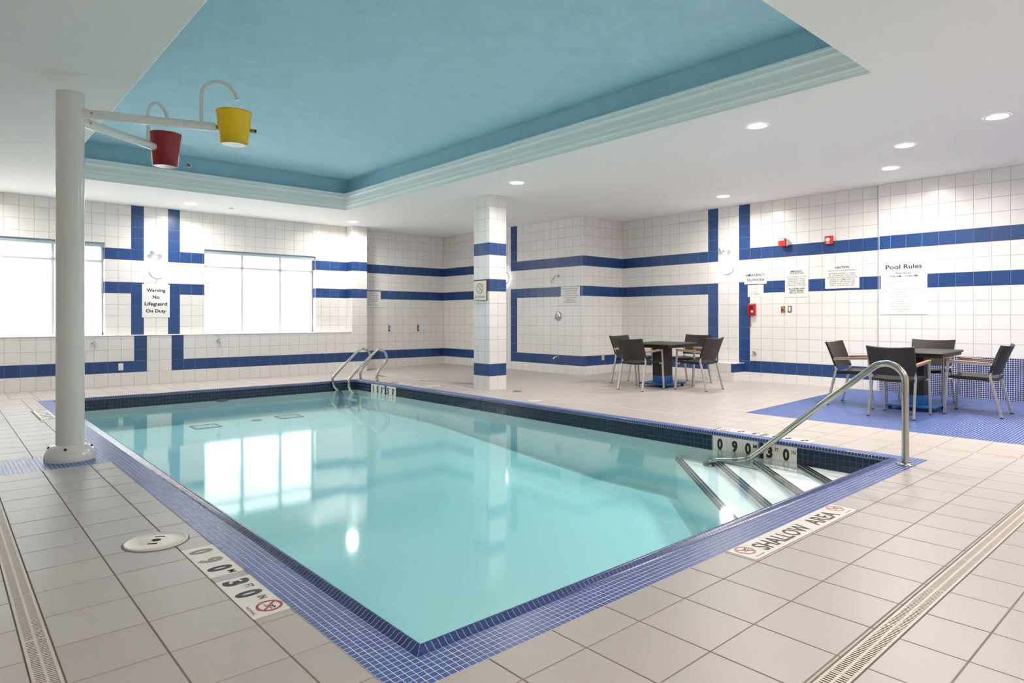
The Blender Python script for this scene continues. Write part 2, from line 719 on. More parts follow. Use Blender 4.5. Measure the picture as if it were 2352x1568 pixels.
# ------------------------------------------------------------------ floor
floor = MB()
GZ = -0.0025
DRAIN_L, DRAIN_N, DRAIN_R, DRAIN_F = (0.23, 0.315), (0.835, 0.923), (6.70, XD), (11.72, 11.81)
zones = [(-2.2, 0.23, -3.5, 13.1), (0.315, 1.075, 0.923, 11.72), (1.075, 6.12, 0.923, 1.725), (0.23, XD, -3.5, 0.835),
         (6.12, 6.70, 0.923, 11.72), (1.075, 6.12, 11.29, 11.72), (0.23, XD, 11.81, 13.4)]
for x0, x1, y0, y1 in zones:
    floor.box(x0, x1, y0, y1, -0.12, GZ, 'floor_grout')
TILT = Matrix.Translation((XD, 0, 0)) @ Matrix.Rotation(-math.atan(SLOPE), 4, 'Y')   # deck rising from the drain to the wall
floor.box(0, 3.95, -3.5, 13.5, -0.12, GZ, 'floor_grout', TILT)
floor_o = floor.build('floor', 'floor_grout', kind='structure')


def grid_cells(zone, xs, xp, ys, yp, mt='floor_tile', holes=()):
    x0, x1, y0, y1 = zone
    cells = []
    for a, b in cuts(x0, x1, xs, xp):
        for c, d in cuts(y0, y1, ys, yp):
            parts = [(a, b, c, d)]
            for lo, hi, h0, h1 in holes:
                nxt = []
                for (u0, u1, w0, w1) in parts:
                    if u1 <= lo + 1e-4 or u0 >= hi - 1e-4 or w1 <= h0 + 1e-4 or w0 >= h1 - 1e-4:
                        nxt.append((u0, u1, w0, w1))
                        continue
                    if u0 < lo:
                        nxt.append((u0, lo, w0, w1))
                    if u1 > hi:
                        nxt.append((hi, u1, w0, w1))
                    uu0, uu1 = max(u0, lo), min(u1, hi)
                    if w0 < h0:
                        nxt.append((uu0, uu1, w0, h0))
                    if w1 > h1:
                        nxt.append((uu0, uu1, h1, w1))
                parts = nxt
            cells += [p + (mt,) for p in parts]
    return cells


# marker tiles set into the deck: (x0, x1, y0, y1)
MK = 0.1535
left_a = (0.922, 1.073, 3.539 - 3 * MK, 3.539)
left_b = (0.922, 1.073, 3.012 - 3 * MK, 3.012)
left_far = (0.895, 1.073, 9.145, 10.09)
near_m = (2.968, 2.968 + 8 * 0.1545, 1.565, 1.723)
right_m = (6.122, 6.275, 2.70, 3.71)
right_far = (6.122, 6.275, 9.10, 10.25)
BAND = (-2.2, 1.075, 6.12, 6.72)
PATCH = (7.42, XR + 0.1, -1.5, 4.05)
lp = PATCH[0] - XD
cells = []
cells += grid_cells(zones[0], 0.23, 0.306, 2.757, 0.302, holes=[BAND])
cells += grid_cells(zones[1], 0.613, 0.3085, 2.19, 0.3055, holes=[BAND, left_a, left_b, left_far])
cells += grid_cells(zones[2], 2.645, 0.3055, 1.243, 0.3065, holes=[near_m])
cells += grid_cells(zones[3], 2.632, 0.303, 0.622, 0.305)
cells += grid_cells(zones[4], 6.425, 0.305, 1.243, 0.3065, holes=[right_m, right_far])
cells += grid_cells(zones[5], 2.645, 0.3055, 11.41, 0.3065)
cells += grid_cells(zones[6], 2.645, 0.3055, 12.11, 0.305)
tiles(floor_o, FZ, cells, 'floor_tile', gap=0.006, thick=0.008, limit=230, jitter=0.0003)
cells = grid_cells((0, 3.95, -3.5, 13.5), 0.305, 0.305, 1.243, 0.3065, holes=[(lp, 4.2, PATCH[2], PATCH[3])])
tiles(floor_o, TILT, cells, 'floor_tile', gap=0.006, thick=0.008, limit=70, jitter=0.0003)


def mosaic(parent, fr, zone, p, mt, name, limit, gap=0.003, skip=None, thick=0.004, proud=0.0):
    x0, x1, y0, y1 = zone
    nx, ny = max(1, round((x1 - x0) / p)), max(1, round((y1 - y0) / p))
    px, py = (x1 - x0) / nx, (y1 - y0) / ny
    cells = []
    for i in range(nx):
        for j in range(ny):
            c = (x0 + i * px, x0 + (i + 1) * px, y0 + j * py, y0 + (j + 1) * py)
            if skip and skip((c[0] + c[1]) / 2, (c[2] + c[3]) / 2):
                continue
            cells.append(c + (mt,))
    tiles(parent, fr, cells, name, gap=gap, thick=thick, limit=limit, proud=proud)


def mosaic_quads(parent, fr, zone, p, mt, name, gap=0.003, z=0.0):
    """far mosaic: too small to pick apart, one part of raised squares"""
    x0, x1, y0, y1 = zone
    nx, ny = round((x1 - x0) / p), round((y1 - y0) / p)
    px, py = (x1 - x0) / nx, (y1 - y0) / ny
    g = gap / 2
    vs_, fs = [], []
    for i in range(nx):
        for j in range(ny):
            a, b = x0 + i * px + g, x0 + (i + 1) * px - g
            c, d = y0 + j * py + g, y0 + (j + 1) * py - g
            o = len(vs_)
            e = 0.0006
            vs_ += [(a, c, z - 0.002), (b, c, z - 0.002), (b, d, z - 0.002), (a, d, z - 0.002), (a + e, c + e, z), (b - e, c + e, z), (b - e, d - e, z), (a + e, d - e, z)]
            fs += [(o + 4, o + 5, o + 6, o + 7), (o, o + 1, o + 5, o + 4), (o + 1, o + 2, o + 6, o + 5), (o + 2, o + 3, o + 7, o + 6), (o + 3, o, o + 4, o + 7)]
    mb = MB()
    mb.add(vs_, fs, mt, False, fr)
    mb.build(name, mt, parent, kind='stuff')


def slab(parent, name, fr, zone, z, mt):
    mb = MB()
    mb.box(zone[0], zone[1], zone[2], zone[3], z - 0.004, z, mt, fr)
    return mb.build(name, mt, parent)


slab(floor_o, 'mosaic_bed', FZ, (-0.3, 1.075, 6.12, 6.72), -0.0012, 'mosaic_grout')
mosaic_quads(floor_o, FZ, (-0.3, 1.075, 6.12, 6.72), 0.0275, 'mosaic_blue', 'mosaic_tile_field')
slab(floor_o, 'mosaic_bed', TILT, (lp, 3.8, -1.5, 4.05), -0.0012, 'mosaic_grout')
mosaic_quads(floor_o, TILT, (lp, 3.8, -1.5, 4.05), 0.0275, 'mosaic_blue', 'mosaic_tile_field')

# ------------------------------------------------------------------ walls
# window wall with its ledge
W1, W2, WTOP = (-0.03, 2.199), (3.815, 6.044), 2.47
PILX0, PILX1, PILY = 6.74, 7.10, 12.79
wl = MB()
G = 0.003
for a, b, z0, z1 in ((-2.2, W1[0], SILL, ZC + .2), (W1[1], W2[0], SILL, ZC + .2), (W2[1], PILX0, SILL, ZC + .2), (W1[0], W1[1], WTOP, ZC + .2), (W2[0], W2[1], WTOP, ZC + .2)):
    wl.box(a, b, YL + G, YL + 0.3, z0, z1, 'wall_grout')
wl.box(-2.2, PILX0, YLED + G, YL + 0.3, -0.1, SILL - 0.004, 'wall_grout')
wall_left = wl.build('wall_left', 'wall_grout', kind='structure')
S1, S2 = (1.9994 + 3 * 0.1982, 1.9994 + 4 * 0.1982), (1.9994 + 6 * 0.1982, 1.9994 + 7 * 0.1982)
up = wall_cells(-2.2, PILX0, 1.9994, 0.1982, SILL, ZC, [S1, S2], [(S1[1], S2[0])], [(W1[0], W1[1], SILL, WTOP), (W2[0], W2[1], SILL, WTOP)])
tiles(wall_left, FY(YL), up, limit=210, jitter=0.0003)
lo = wall_cells(-2.2, PILX0, 1.9994, 0.1982, 0, SILL - 0.004, [S1, S2], [(S1[1], S2[0])])
tiles(wall_left, FY(YLED), lo, limit=90, jitter=0.0003)
sl = MB()
sl.bbox(-2.2, PILX0, YLED - 0.006, YL + 0.15, SILL - 0.004, SILL + 0.012, 0.005, 'white_tile')
sl.build('sill', 'white_tile', wall_left)
for xw in (W1[1], W2[1]):   # tiled reveals on the far jamb of each window
    cl = []
    for k, za, zb in rows(SILL, WTOP):
        cl.append((-(YL + 0.15), -YL, za, zb, 'blue_tile' if k in BLUE_ROWS else 'white_tile'))
    tiles(wall_left, frame((xw, 0, 0), (0, -1, 0), (0, 0, 1)), cl, 'reveal_tile', proud=0.004)

# alcove back wall
wb = MB()
wb.box(PILX0, X2 + 0.3, YA + G, YA + 0.25, -0.1, ZC + .2, 'wall_grout')
wall_back = wb.build('wall_back', 'wall_grout', kind='structure')
tiles(wall_back, FY(YA), wall_cells(PILX1, X2, 7.471, 0.1972, 0, ZC), jitter=0.0003)
# wall between alcove and shower
wc = MB()
wc.box(X2 + G, X2 + 0.3, Y3 + 0.01, YA + .2, -0.1, ZC + .2, 'wall_grout')
wall_back_right = wc.build('wall_back_right', 'wall_grout', kind='structure')
st = (-10.669, -10.463)
st2 = (-11.287, -11.081)
tiles(wall_back_right, FX(X2), wall_cells(-YA, -Y3, -10.463, 0.206, 0, ZC, [st, st2], [(st2[1], st[0])]), jitter=0.0003)
# short return of the shower block
wd = MB()
wd.box(X2 + 0.01, XR + 0.3, Y3 + G, Y3 + 0.3, -0.1, ZC + .2, 'wall_grout')
wall_shower = wd.build('wall_inner', 'wall_grout', kind='structure')
tiles(wall_shower, FY(Y3), wall_cells(X2, XR, 9.518, 0.197, 0, ZC), jitter=0.0003)
# right wall
we = MB()
we.box(XR + G, XR + 0.3, YB - 0.3, Y3 + .2, -0.1, ZC + .2, 'wall_grout')
wall_right = we.build('wall_right', 'wall_grout', kind='structure')
RT = 0.2054
sB = (-5.7256 - RT, -5.7256)
sA = (-5.7256 - 4 * RT, -5.7256 - 3 * RT)
tiles(wall_right, FX(XR), wall_cells(-Y3, -YB, -5.7256, RT, 0, ZC, [sA, sB], [(sA[1], sB[0])]), jitter=0.0003)
# projecting bay of the right wall, mosaic below
wf = MB()
wf.box(XB + G, XR + 0.3, -3.5, YB, -0.1, ZC + .2, 'wall_grout')
wall_bay = wf.build('wall_right_front', 'wall_grout', kind='structure')
WAIN = 0.64
bc = wall_cells(-YB, 3.5, -YB - 0.05, RT, WAIN, ZC)
tiles(wall_bay, FX(XB), bc, jitter=0.0003)
slab(wall_bay, 'mosaic_bed', FX(XB), (-YB, 1.5, 0.0, WAIN), -0.001, 'mosaic_grout')
mosaic(wall_bay, FX(XB), (-YB, 1.0, 0.06, WAIN - 0.002), 0.0268, 'bull_blue', 'mosaic_tile', 300, gap=0.0036)
ed = MB()
ed.cyl((XB + 0.004, YB, 0), (XB + 0.004, YB, ZC), 0.006, n=8, m='white_tile')
ed.build('corner_trim', 'white_tile', wall_bay)
# walls that close the room behind the camera
wg = MB()
wg.box(-2.4, -2.2, -3.7, 13.4, -0.1, ZC + .2, 'paint')
wg.build('wall_near_left', 'paint', kind='structure')
wh = MB()
wh.box(-2.4, 11, -3.7, -3.5, -0.1, ZC + .2, 'paint')
wh.build('wall_rear', 'paint', kind='structure')

# ------------------------------------------------------------------ windows with roller shades
def window(n, x0, x1, mull):
    mb = MB()
    yb = YL + 0.168
    for a, b, c, d in ((x0, x0 + .05, SILL, WTOP), (x1 - .05, x1, SILL, WTOP), (x0, x1, SILL, SILL + .05), (x0, x1, WTOP - .05, WTOP)):
        mb.box(a, b, yb, yb + 0.06, c, d, 'frame')
    w = mb.build('window_%d' % n, 'frame', kind='structure')
    for x in mull:
        m2 = MB()
        m2.bbox(x - 0.03, x + 0.03, yb - 0.01, yb + 0.06, SILL + .05, WTOP - .05, 0.004, 'frame')
        m2.build('mullion', 'frame', w)
    xs = [x0 + .05] + list(mull) + [x1 - .05]
    for a, b in zip(xs, xs[1:]):
        m2 = MB()
        m2.bbox(a + .0, b, yb - 0.01, yb + 0.06, 2.125, 2.185, 0.004, 'frame')
        m2.build('transom', 'frame', w)
        for c, d in ((SILL + .05, 2.125), (2.185, WTOP - .05)):
            m3 = MB()
            m3.box(a, b, yb + 0.024, yb + 0.030, c, d, 'glass')
            m3.build('pane', 'glass', w)
    return w


window(1, W1[0], W1[1], (0.70, 1.472))
window(2, W2[0], W2[1], (4.559, 5.325))
for (x0, x1), lab in ((W1, 'white translucent roller shade drawn down over the window behind the play pole'),
                      (W2, 'white translucent roller shade drawn down over the window beside the lifeguard sign')):
    e = empty('roller_shade', ((x0 + x1) / 2, YL + 0.1, SILL), lab, 'window shade', 'roller shades over the windows')
    ox, oy, oz = e.location
    mb = MB()
    mb.box(x0 + .006 - ox, x1 - .006 - ox, YL + 0.035 - oy, YL + 0.125 - oy, 2.40 - oz, WTOP - .002 - oz, 'fascia')
    mb.build('fascia', 'fascia', e)
    mb = MB()
    mb.add([(x0 + .012 - ox, YL + 0.14 - oy, 0.035), (x1 - .02 - ox, YL + 0.14 - oy, 0.035), (x1 - .02 - ox, YL + 0.14 - oy, 2.46 - oz), (x0 + .012 - ox, YL + 0.14 - oy, 2.46 - oz)], [(0, 1, 2, 3)], 'shade')
    mb.build('fabric', 'shade', e)
    mb = MB()
    mb.bbox(x0 + .012 - ox, x1 - .02 - ox, YL + 0.134 - oy, YL + 0.148 - oy, 0.012, 0.040, 0.004, 'white_plastic')
    mb.build('hem_bar', 'white_plastic', e)

# ------------------------------------------------------------------ ceiling with tray
TX0, TX1, TY0, TY1 = 1.275, 5.69, 2.003, 11.03
ZT, ZM = 3.72, 3.452
ce = MB()
for a, b, c, d in ((-2.4, TX0, -3.7, 13.6), (TX1, 11, -3.7, 13.6), (TX0, TX1, -3.7, TY0), (TX0, TX1, TY1, 13.6)):
    ce.box(a, b, c, d, ZC, ZC + 0.02, 'ceiling')
ce.build('ceiling', 'ceiling', kind='structure')
SB = 0.075
tr = MB()
tr.box(TX0 - SB, TX1 + SB, TY0 - SB, TY1 + SB, ZT, ZT + 0.03, 'tray')
for a, b, c, d in ((TX0 - SB - .03, TX0 - SB, TY0 - SB, TY1 + SB), (TX1 + SB, TX1 + SB + .03, TY0 - SB, TY1 + SB), (TX0 - SB, TX1 + SB, TY0 - SB - .03, TY0 - SB), (TX0 - SB, TX1 + SB, TY1 + SB, TY1 + SB + .03)):
    tr.box(a, b, c, d, ZM - 0.01, ZT, 'tray')
tr.build('ceiling_tray', 'tray', kind='structure')
# crown moulding round the tray, one length per side with mitred ends
prof = [(0.003, ZC - 0.001), (0.003, 3.194), (0.009, 3.198), (0.012, 3.214), (0.022, 3.228), (0.024, 3.232), (0.024, 3.274), (0.030, 3.278), (0.030, 3.284),
        (0.034, 3.287), (0.034, 3.356), (0.038, 3.368), (0.050, 3.382), (0.058, 3.386), (0.058, 3.428), (0.066, 3.432), (0.066, ZM), (-SB, ZM)]
sides = [((TX0, TY0), (TX1, TY0), (0, 1)), ((TX1, TY0), (TX1, TY1), (-1, 0)), ((TX1, TY1), (TX0, TY1), (0, -1)), ((TX0, TY1), (TX0, TY0), (1, 0))]
for n, (p, q, nn) in enumerate(sides):
    p, q, nn = Vector(p), Vector(q), Vector(nn)
    d = (q - p).normalized()
    mb = MB()
    vs_, fs = [], []
    for o, z in prof:
        a = p + nn * o + d * o
        b = q + nn * o - d * o
        vs_ += [(a.x, a.y, z), (b.x, b.y, z)]
    for i in range(len(prof) - 1):
        fs.append((2 * i, 2 * i + 1, 2 * i + 3, 2 * i + 2))
    mb.add(vs_, fs, 'crown')
    mb.build('trim_%d' % (n + 1), 'crown', kind='structure')

# ------------------------------------------------------------------ pool
BX0, BX1, BY0, BY1 = 1.075, 6.12, 1.725, 11.29       # outer edge of the mosaic border
MW, BW = 0.165, 0.055                                 # mosaic and bullnose widths
PX0, PX1, PY0, PY1 = BX0 + MW + BW, BX1 - MW - BW, BY0 + MW + BW, BY1 - MW - BW
ZW = -0.145
pb = MB()
t_ = 0.2
ZF0, ZF1 = -0.72, -0.48
# shell: four walls with sloping floor (solid pieces, inner faces on the pool's outline)
for a, b, c, d in ((PX0 - t_, PX0, PY0 - t_, PY1 + t_), (PX1, PX1 + t_, PY0 - t_, PY1 + t_), (PX0, PX1, PY0 - t_, PY0), (PX0, PX1, PY1, PY1 + t_)):
    pb.box(a, b, c, d, -1.9, -0.03, 'plaster')
pb.add([(PX0, PY0, ZF0), (PX1, PY0, ZF0), (PX1, 5.0, ZF0), (PX0, 5.0, ZF0), (PX1, 8.5, ZF1), (PX0, 8.5, ZF1), (PX1, PY1, ZF1), (PX0, PY1, ZF1)],
       [(0, 1, 2, 3), (3, 2, 4, 5), (5, 4, 6, 7)], 'plaster')
pool = pb.build('pool_basin', 'plaster', kind='structure')

# border bed and bullnose bed (grout)
bd = MB()
for a, b, c, d in ((BX0, BX0 + MW, BY0, BY1), (BX1 - MW, BX1, BY0, BY1), (BX0 + MW, BX1 - MW, BY0, BY0 + MW), (BX0 + MW, BX1 - MW, BY1 - MW, BY1)):
    bd.box(a, b, c, d, -0.06, -0.001, 'mosaic_grout')
bprof = [(0, -0.001), (0.010, 0.0005), (0.019, 0.006), (0.028, 0.014), (0.037, 0.018), (0.045, 0.0165), (0.051, 0.010), (0.0545, 0.0), (0.055, -0.018)]
corners = [Vector((BX0 + MW, BY0 + MW)), Vector((BX1 - MW, BY0 + MW)), Vector((BX1 - MW, BY1 - MW)), Vector((BX0 + MW, BY1 - MW))]
inward = [Vector((0, 1)), Vector((-1, 0)), Vector((0, -1)), Vector((1, 0))]
for i in range(4):
    p, q = corners[i], corners[(i + 1) % 4]
    d = (q - p).normalized()
    vs_, fs = [], []
    for o, z in bprof:
        a, b = p + inward[i] * o + d * o, q + inward[i] * o - d * o
        vs_ += [(a.x, a.y, z - 0.0016), (b.x, b.y, z - 0.0016)]
    for k in range(len(bprof) - 1):
        fs.append((2 * k, 2 * k + 1, 2 * k + 3, 2 * k + 2))
    bd.add(vs_, fs, 'mosaic_grout', True)
border = bd.build('pool_border', 'mosaic_grout', kind='structure')
P = 0.0275
bcells = []
for zone in ((BX0, BX0 + MW, BY0, BY1), (BX1 - MW, BX1, BY0, BY1), (BX0 + MW, BX1 - MW, BY0, BY0 + MW), (BX0 + MW, BX1 - MW, BY1 - MW, BY1)):
    x0, x1, y0, y1 = zone
    nx, ny = round((x1 - x0) / P), round((y1 - y0) / P)
    for i in range(nx):
        for j in range(ny):
            bcells.append((x0 + i * (x1 - x0) / nx, x0 + (i + 1) * (x1 - x0) / nx, y0 + j * (y1 - y0) / ny, y0 + (j + 1) * (y1 - y0) / ny, 'mosaic_blue'))
tiles(border, FZ, bcells, 'mosaic_tile', gap=0.003, thick=0.004, limit=300, jitter=0.0002)

# bullnose pieces along the lip
bl = (P - 0.0028) / 2
vs_, fs = [], []
for o, z in bprof:
    vs_ += [(-bl, o, z), (bl, o, z)]
for k in range(len(bprof) - 1):
    fs.append((2 * k, 2 * k + 1, 2 * k + 3, 2 * k + 2))
mb = MB()
mb.add(vs_, fs, 'bull_blue', True)
bull_me = mb.mesh('bullnose_tile')
bl_list = []
for i in range(4):
    p, q = corners[i], corners[(i + 1) % 4]
    L = (q - p).length - 2 * BW
    d = (q - p).normalized()
    n = round(L / P)
    for k in range(n):
        c = p + d * (BW + (k + 0.5) * L / n)
        fr = frame((c.x, c.y, 0), (d.x, d.y, 0), (inward[i].x, inward[i].y, 0))
        pr = project((c.x, c.y, 0))
        dist = math.hypot(c.x, c.y)
        vis = pr is not None and -10 < pr[0] < 2362 and -10 < pr[1] < 1578
        bl_list.append((dist if vis else 99 + dist, fr))
    # mitred corner piece
    cv, cf = [], []
    for o, z in bprof:
        a, b = p + inward[i] * o + d * (o + 0.0012), p + inward[i] * o + d * (BW - 0.0012)
        cv += [(a.x, a.y, z), (max(b.x, a.x) if d.x > 0 else (min(b.x, a.x) if d.x < 0 else b.x), max(b.y, a.y) if d.y > 0 else (min(b.y, a.y) if d.y < 0 else b.y), z)]
    mb = MB()
    mb.add(cv, [(2 * k, 2 * k + 1, 2 * k + 3, 2 * k + 2) for k in range(len(bprof) - 1)], 'bull_blue', True)
    cv, cf = [], []
    for o, z in bprof:
        a, b = q + inward[i] * o - d * (o + 0.0012), q + inward[i] * o - d * (BW - 0.0012)
        cv += [(b.x, b.y, z), (a.x, a.y, z)]
    mb.add(cv, [(2 * k, 2 * k + 1, 2 * k + 3, 2 * k + 2) for k in range(len(bprof) - 1)], 'bull_blue', True)
    mb.build('bullnose_corner', 'bull_blue', border)
bl_list.sort(key=lambda s_: s_[0])
rest = MB()
for k, (ds, fr) in enumerate(bl_list):
    if k < 296:
        link('bullnose_tile', bull_me, border, mtx=fr)
    else:
        rest.add(vs_, fs, 'bull_blue', True, fr)
rest.build('bullnose_tile_field', 'bull_blue', border, kind='stuff')

# waterline band: three rows of navy tile
WZ0, WZ1 = -0.018 - 3 * 0.0513, -0.018
for fr, a, b, mk, lim in ((FX(PX1), -PY1, -PY0, [(-3.572, -2.712), (-10.472, -9.63)], 230), (FY(PY1), PX0, PX1, [], 70),
                          (frame((PX0, 0, 0), (0, 1, 0), (0, 0, 1)), PY0, PY1, [], 0), (frame((0, PY0, 0), (-1, 0, 0), (0, 0, 1)), -PX1, -PX0, [], 0)):
    bed = MB()
    bed.box(a, b, WZ0, WZ1 + 0.01, -0.01, 0.0015, 'navy_grout', fr)
    bed.build('waterline_bed', 'navy_grout', pool)
    nn_ = round((b - a) / 0.0513)
    pp = (b - a) / nn_
    cl = []
    for i in range(nn_):
        for j in range(3):
            c = (a + i * pp, a + (i + 1) * pp, WZ0 + j * 0.0513, WZ0 + (j + 1) * 0.0513)
            cm = (c[0] + c[1]) / 2
            if any(lo_ < cm < hi_ for lo_, hi_ in mk):
                if not (-3.09 < cm < -3.034 or -10.006 < cm < -9.941):
                    continue
            cl.append(c + ('navy_tile',))
    tiles(pool, fr, cl, 'waterline_tile', gap=0.003, thick=0.004, limit=lim, proud=0.004)

# corner steps, each a prism cut across the corner, dark nosing on its edge
steps = [(3.19, -0.168), (2.76, -0.21), (2.32, -0.26), (1.88, -0.315)]
for c, z in steps:
    p = Vector((PY0 + c, PY0, 0))
    q = Vector((PX1, PX1 - c, 0))
    cn = Vector((PX1, PY0, 0))
    mb = MB()
    vs_ = [(p.x, p.y, ZF0 - .05), (cn.x, cn.y, ZF0 - .05), (q.x, q.y, ZF0 - .05), (p.x, p.y, z), (cn.x, cn.y, z), (q.x, q.y, z)]
    mb.add(vs_, [(3, 4, 5), (0, 2, 1), (0, 1, 4, 3), (1, 2, 5, 4), (2, 0, 3, 5)], 'plaster')
    so = mb.build('pool_step', 'plaster', pool)
    d = (q - p).normalized()
    nrm = Vector((d.y, -d.x, 0))       # towards the corner
    L = (q - p).length
    fr = frame((p.x, p.y, z), d, nrm)
    if fr.col[2][2] < 0:
        fr = frame((q.x, q.y, z), -d, nrm)
    mb = MB()
    nt_ = int(L / 0.0265)
    for r_ in range(2):
        for i in range(nt_):
            a = i * L / nt_
            y0 = 0.002 + r_ * 0.0255 + (0.006 if r_ > 0 else 0)
            mb.box(a + .001, a + L / nt_ - .001, y0, y0 + 0.0235, 0.0, 0.003, 'nosing', fr)
    for r_ in range(1):
        for i in range(nt_):
            a = i * L / nt_
            mb.box(a + .001, a + L / nt_ - .001, -0.003, 0.0, -0.026 - r_ * 0.0265, -0.003 - r_ * 0.0265, 'nosing', fr)
    mb.build('nosing', 'nosing', so, kind='stuff')

# floor fittings under water
for x, y, kind_ in ((3.07, 10.45, 'sq'), (4.42, 10.58, 'sq'), (3.87, 10.55, 'rd')):
    mb = MB()
    zf = ZF1
    if kind_ == 'sq':
        for a, b, c, d in ((-.19, .19, -.17, -.14), (-.19, .19, .14, .17), (-.19, -.16, -.14, .14), (.16, .19, -.14, .14)):
            mb.box(x + a, x + b, y + c, y + d, zf, zf + 0.012, 'navy_grout')
        mb.box(x - .16, x + .16, y - .14, y + .14, zf, zf + 0.006, 'white_plastic')
        mb.build('main_drain_cover', 'white_plastic', pool)
    else:
        mb.lathe([(0.0, 0.014), (0.07, 0.012), (0.085, 0.0)], 24, 'navy_grout', Matrix.Translation((x, y, zf)))
        mb.build('relief_valve', 'navy_grout', pool)
mb = MB()
mb.lathe([(0.0, 0.012), (0.05, 0.010), (0.065, 0.0)], 24, 'navy_grout', FY(PY1) @ Matrix.Translation((3.5, -0.172, 0.004)) @ Matrix.Diagonal((1.6, 0.4, 1, 1)))
mb.build('return_inlet', 'navy_grout', pool)
# skimmer mouth in the far part of the right wall
mb = MB()
mb.box(-9.605, -9.10, -0.155, -0.085, 0.0, 0.009, 'dark', FX(PX1))
mb.build('skimmer_mouth', 'dark', pool)

# water body
wt = MB()
e_ = 0.06
wt.box(PX0 - e_, PX1 + e_, PY0 - e_, PY1 + e_, -1.75, ZW, 'water')
water = wt.build('pool_water', 'water', label='clear turquoise water filling the tiled swimming pool', category='water', kind='stuff')

# ------------------------------------------------------------------ marker tiles and lettering in deck and waterline
def marker(parent, fr, x0, x1, y0, y1, items, proud=0.0015, thick=0.006):
    """one marker tile; items: ('t', text, cx, cy, cap, width, material, bold) or ('nd', cx, cy, r, red, ink) in tile fractions"""
    me, a_, b_ = tile_mesh(x1 - x0 - 0.002, y1 - y0 - 0.002, thick, 'marker_tile')
    c = fr @ Matrix.Translation(((x0 + x1) / 2, (y0 + y1) / 2, proud))
    t = link('marker_tile', me, parent, mtx=c)
    if items:
        mb = MB()
        for it in items:
            if it[0] == 't':
                put_text(mb, it[1], it[2], it[3], it[4], it[5], 'c', it[6], None, it[7])
            else:
                no_diving(mb, it[1], it[2], it[3], it[4], it[5])
        mb.build('print', 'ink', t)
    return t


def depth_row(parent, fr, x, y0, y1, w, digits, proud=0.0015):
    """digits: list of (numeral, unit or None, gap before, material)"""
    for dg, unit, gp, mt in digits:
        x += gp
        it = []
        if dg == 'nd':
            it = [('nd', 0.0, 0.018, 0.052, 'ink_red', 'ink'), ('t', 'NO DIVING', 0, -0.062, 0.012, 0.085, 'ink', 0.0)]
        elif unit:
            it = [('t', dg, -0.020, -0.050, 0.102, 0.062, mt, 0.05), ('t', unit, 0.051, 0.012, 0.036, 0.036, 'ink', 0.015)]
        else:
            it = [('t', dg, 0.0, -0.050, 0.102, 0.062 if dg != '1' else 0.03, mt, 0.05)]
        marker(parent, fr, x, x + w, y0, y1, it, proud)
        x += w


FDL = frame((0, 0, 0), (0, -1, 0), (1, 0, 0))      # deck lettering read from beside the left edge
depth_row(floor_o, FDL, -3.539, 0.922, 1.073, MK, [('0', None, 0, 'ink_faded'), ('9', None, 0, 'ink_faded'), ('0', 'M', 0, 'ink_worn')])
depth_row(floor_o, FDL, -3.012, 0.922, 1.073, MK, [('3', 'FT', 0, 'ink_worn'), ('0', 'IN', 0, 'ink'), ('nd', None, 0, 'ink')])
depth_row(floor_o, FDL, -10.085, 0.915, 1.073, 0.155, [('1', None, 0, 'ink'), ('5', None, 0, 'ink'), ('0', 'M', 0, 'ink'), ('5', 'FT', 0.0, 'ink'), ('0', 'IN', 0, 'ink'), ('nd', None, 0, 'ink')])
FDR = frame((0, 0, 0), (0, 1, 0), (-1, 0, 0))      # read from the deck right of the pool
depth_row(floor_o, FDR, 2.702, -6.275, -6.122, 0.153, [('0', None, 0, 'ink'), ('9', None, 0, 'ink'), ('0', 'M', 0, 'ink'), ('3', 'FT', 0.06, 'ink'), ('0', 'IN', 0, 'ink'), ('nd', None, 0, 'ink')])
depth_row(floor_o, FDR, 9.11, -6.275, -6.122, 0.153, [('1', None, 0, 'ink'), ('5', None, 0, 'ink'), ('0', 'M', 0, 'ink'), ('5', 'FT', 0.06, 'ink'), ('0', 'IN', 0, 'ink'), ('nd', None, 0, 'ink')])
FW = FX(PX1)
depth_row(pool, FW, -3.572, -0.171, -0.018, 0.1605, [('0', None, 0, 'ink'), ('9', None, 0, 'ink'), ('0', 'M', 0, 'ink'), ('3', 'FT', 0.056, 'ink'), ('0', 'IN', 0, 'ink')], 0.006)
depth_row(pool, FW, -10.472, -0.171, -0.018, 0.1555, [('1', None, 0, 'ink'), ('5', None, 0, 'ink'), ('0', 'M', 0, 'ink'), ('5', 'FT', 0.065, 'ink'), ('0', 'IN', 0, 'ink')], 0.006)
# SHALLOW AREA: eight tiles, lettering runs across the joints
sx, sw = near_m[0], 0.1545
word = MB()
for i in range(8):
    it = []
    if i in (0, 7):
        it = [('nd', 0.0, 0.02, 0.052, 'ink_pink', 'ink'), ('t', 'NO DIVING', 0, -0.064, 0.011, 0.08, 'ink_worn', 0.0)]
    t = marker(floor_o, FZ, sx + i * sw, sx + (i + 1) * sw, near_m[2], near_m[3], it)
put_text(word, 'SHALLOW', sx + 1.06 * sw, near_m[2] + 0.026, 0.098, 2.98 * sw + 0.06, 'l', 'ink_worn', None, 0.012, z=0.0026)
put_text(word, 'AREA', sx + 4.88 * sw, near_m[2] + 0.026, 0.098, 1.95 * sw, 'l', 'ink_worn', None, 0.012, z=0.0026)
word.build('shallow_area_print', 'ink_worn', floor_o)

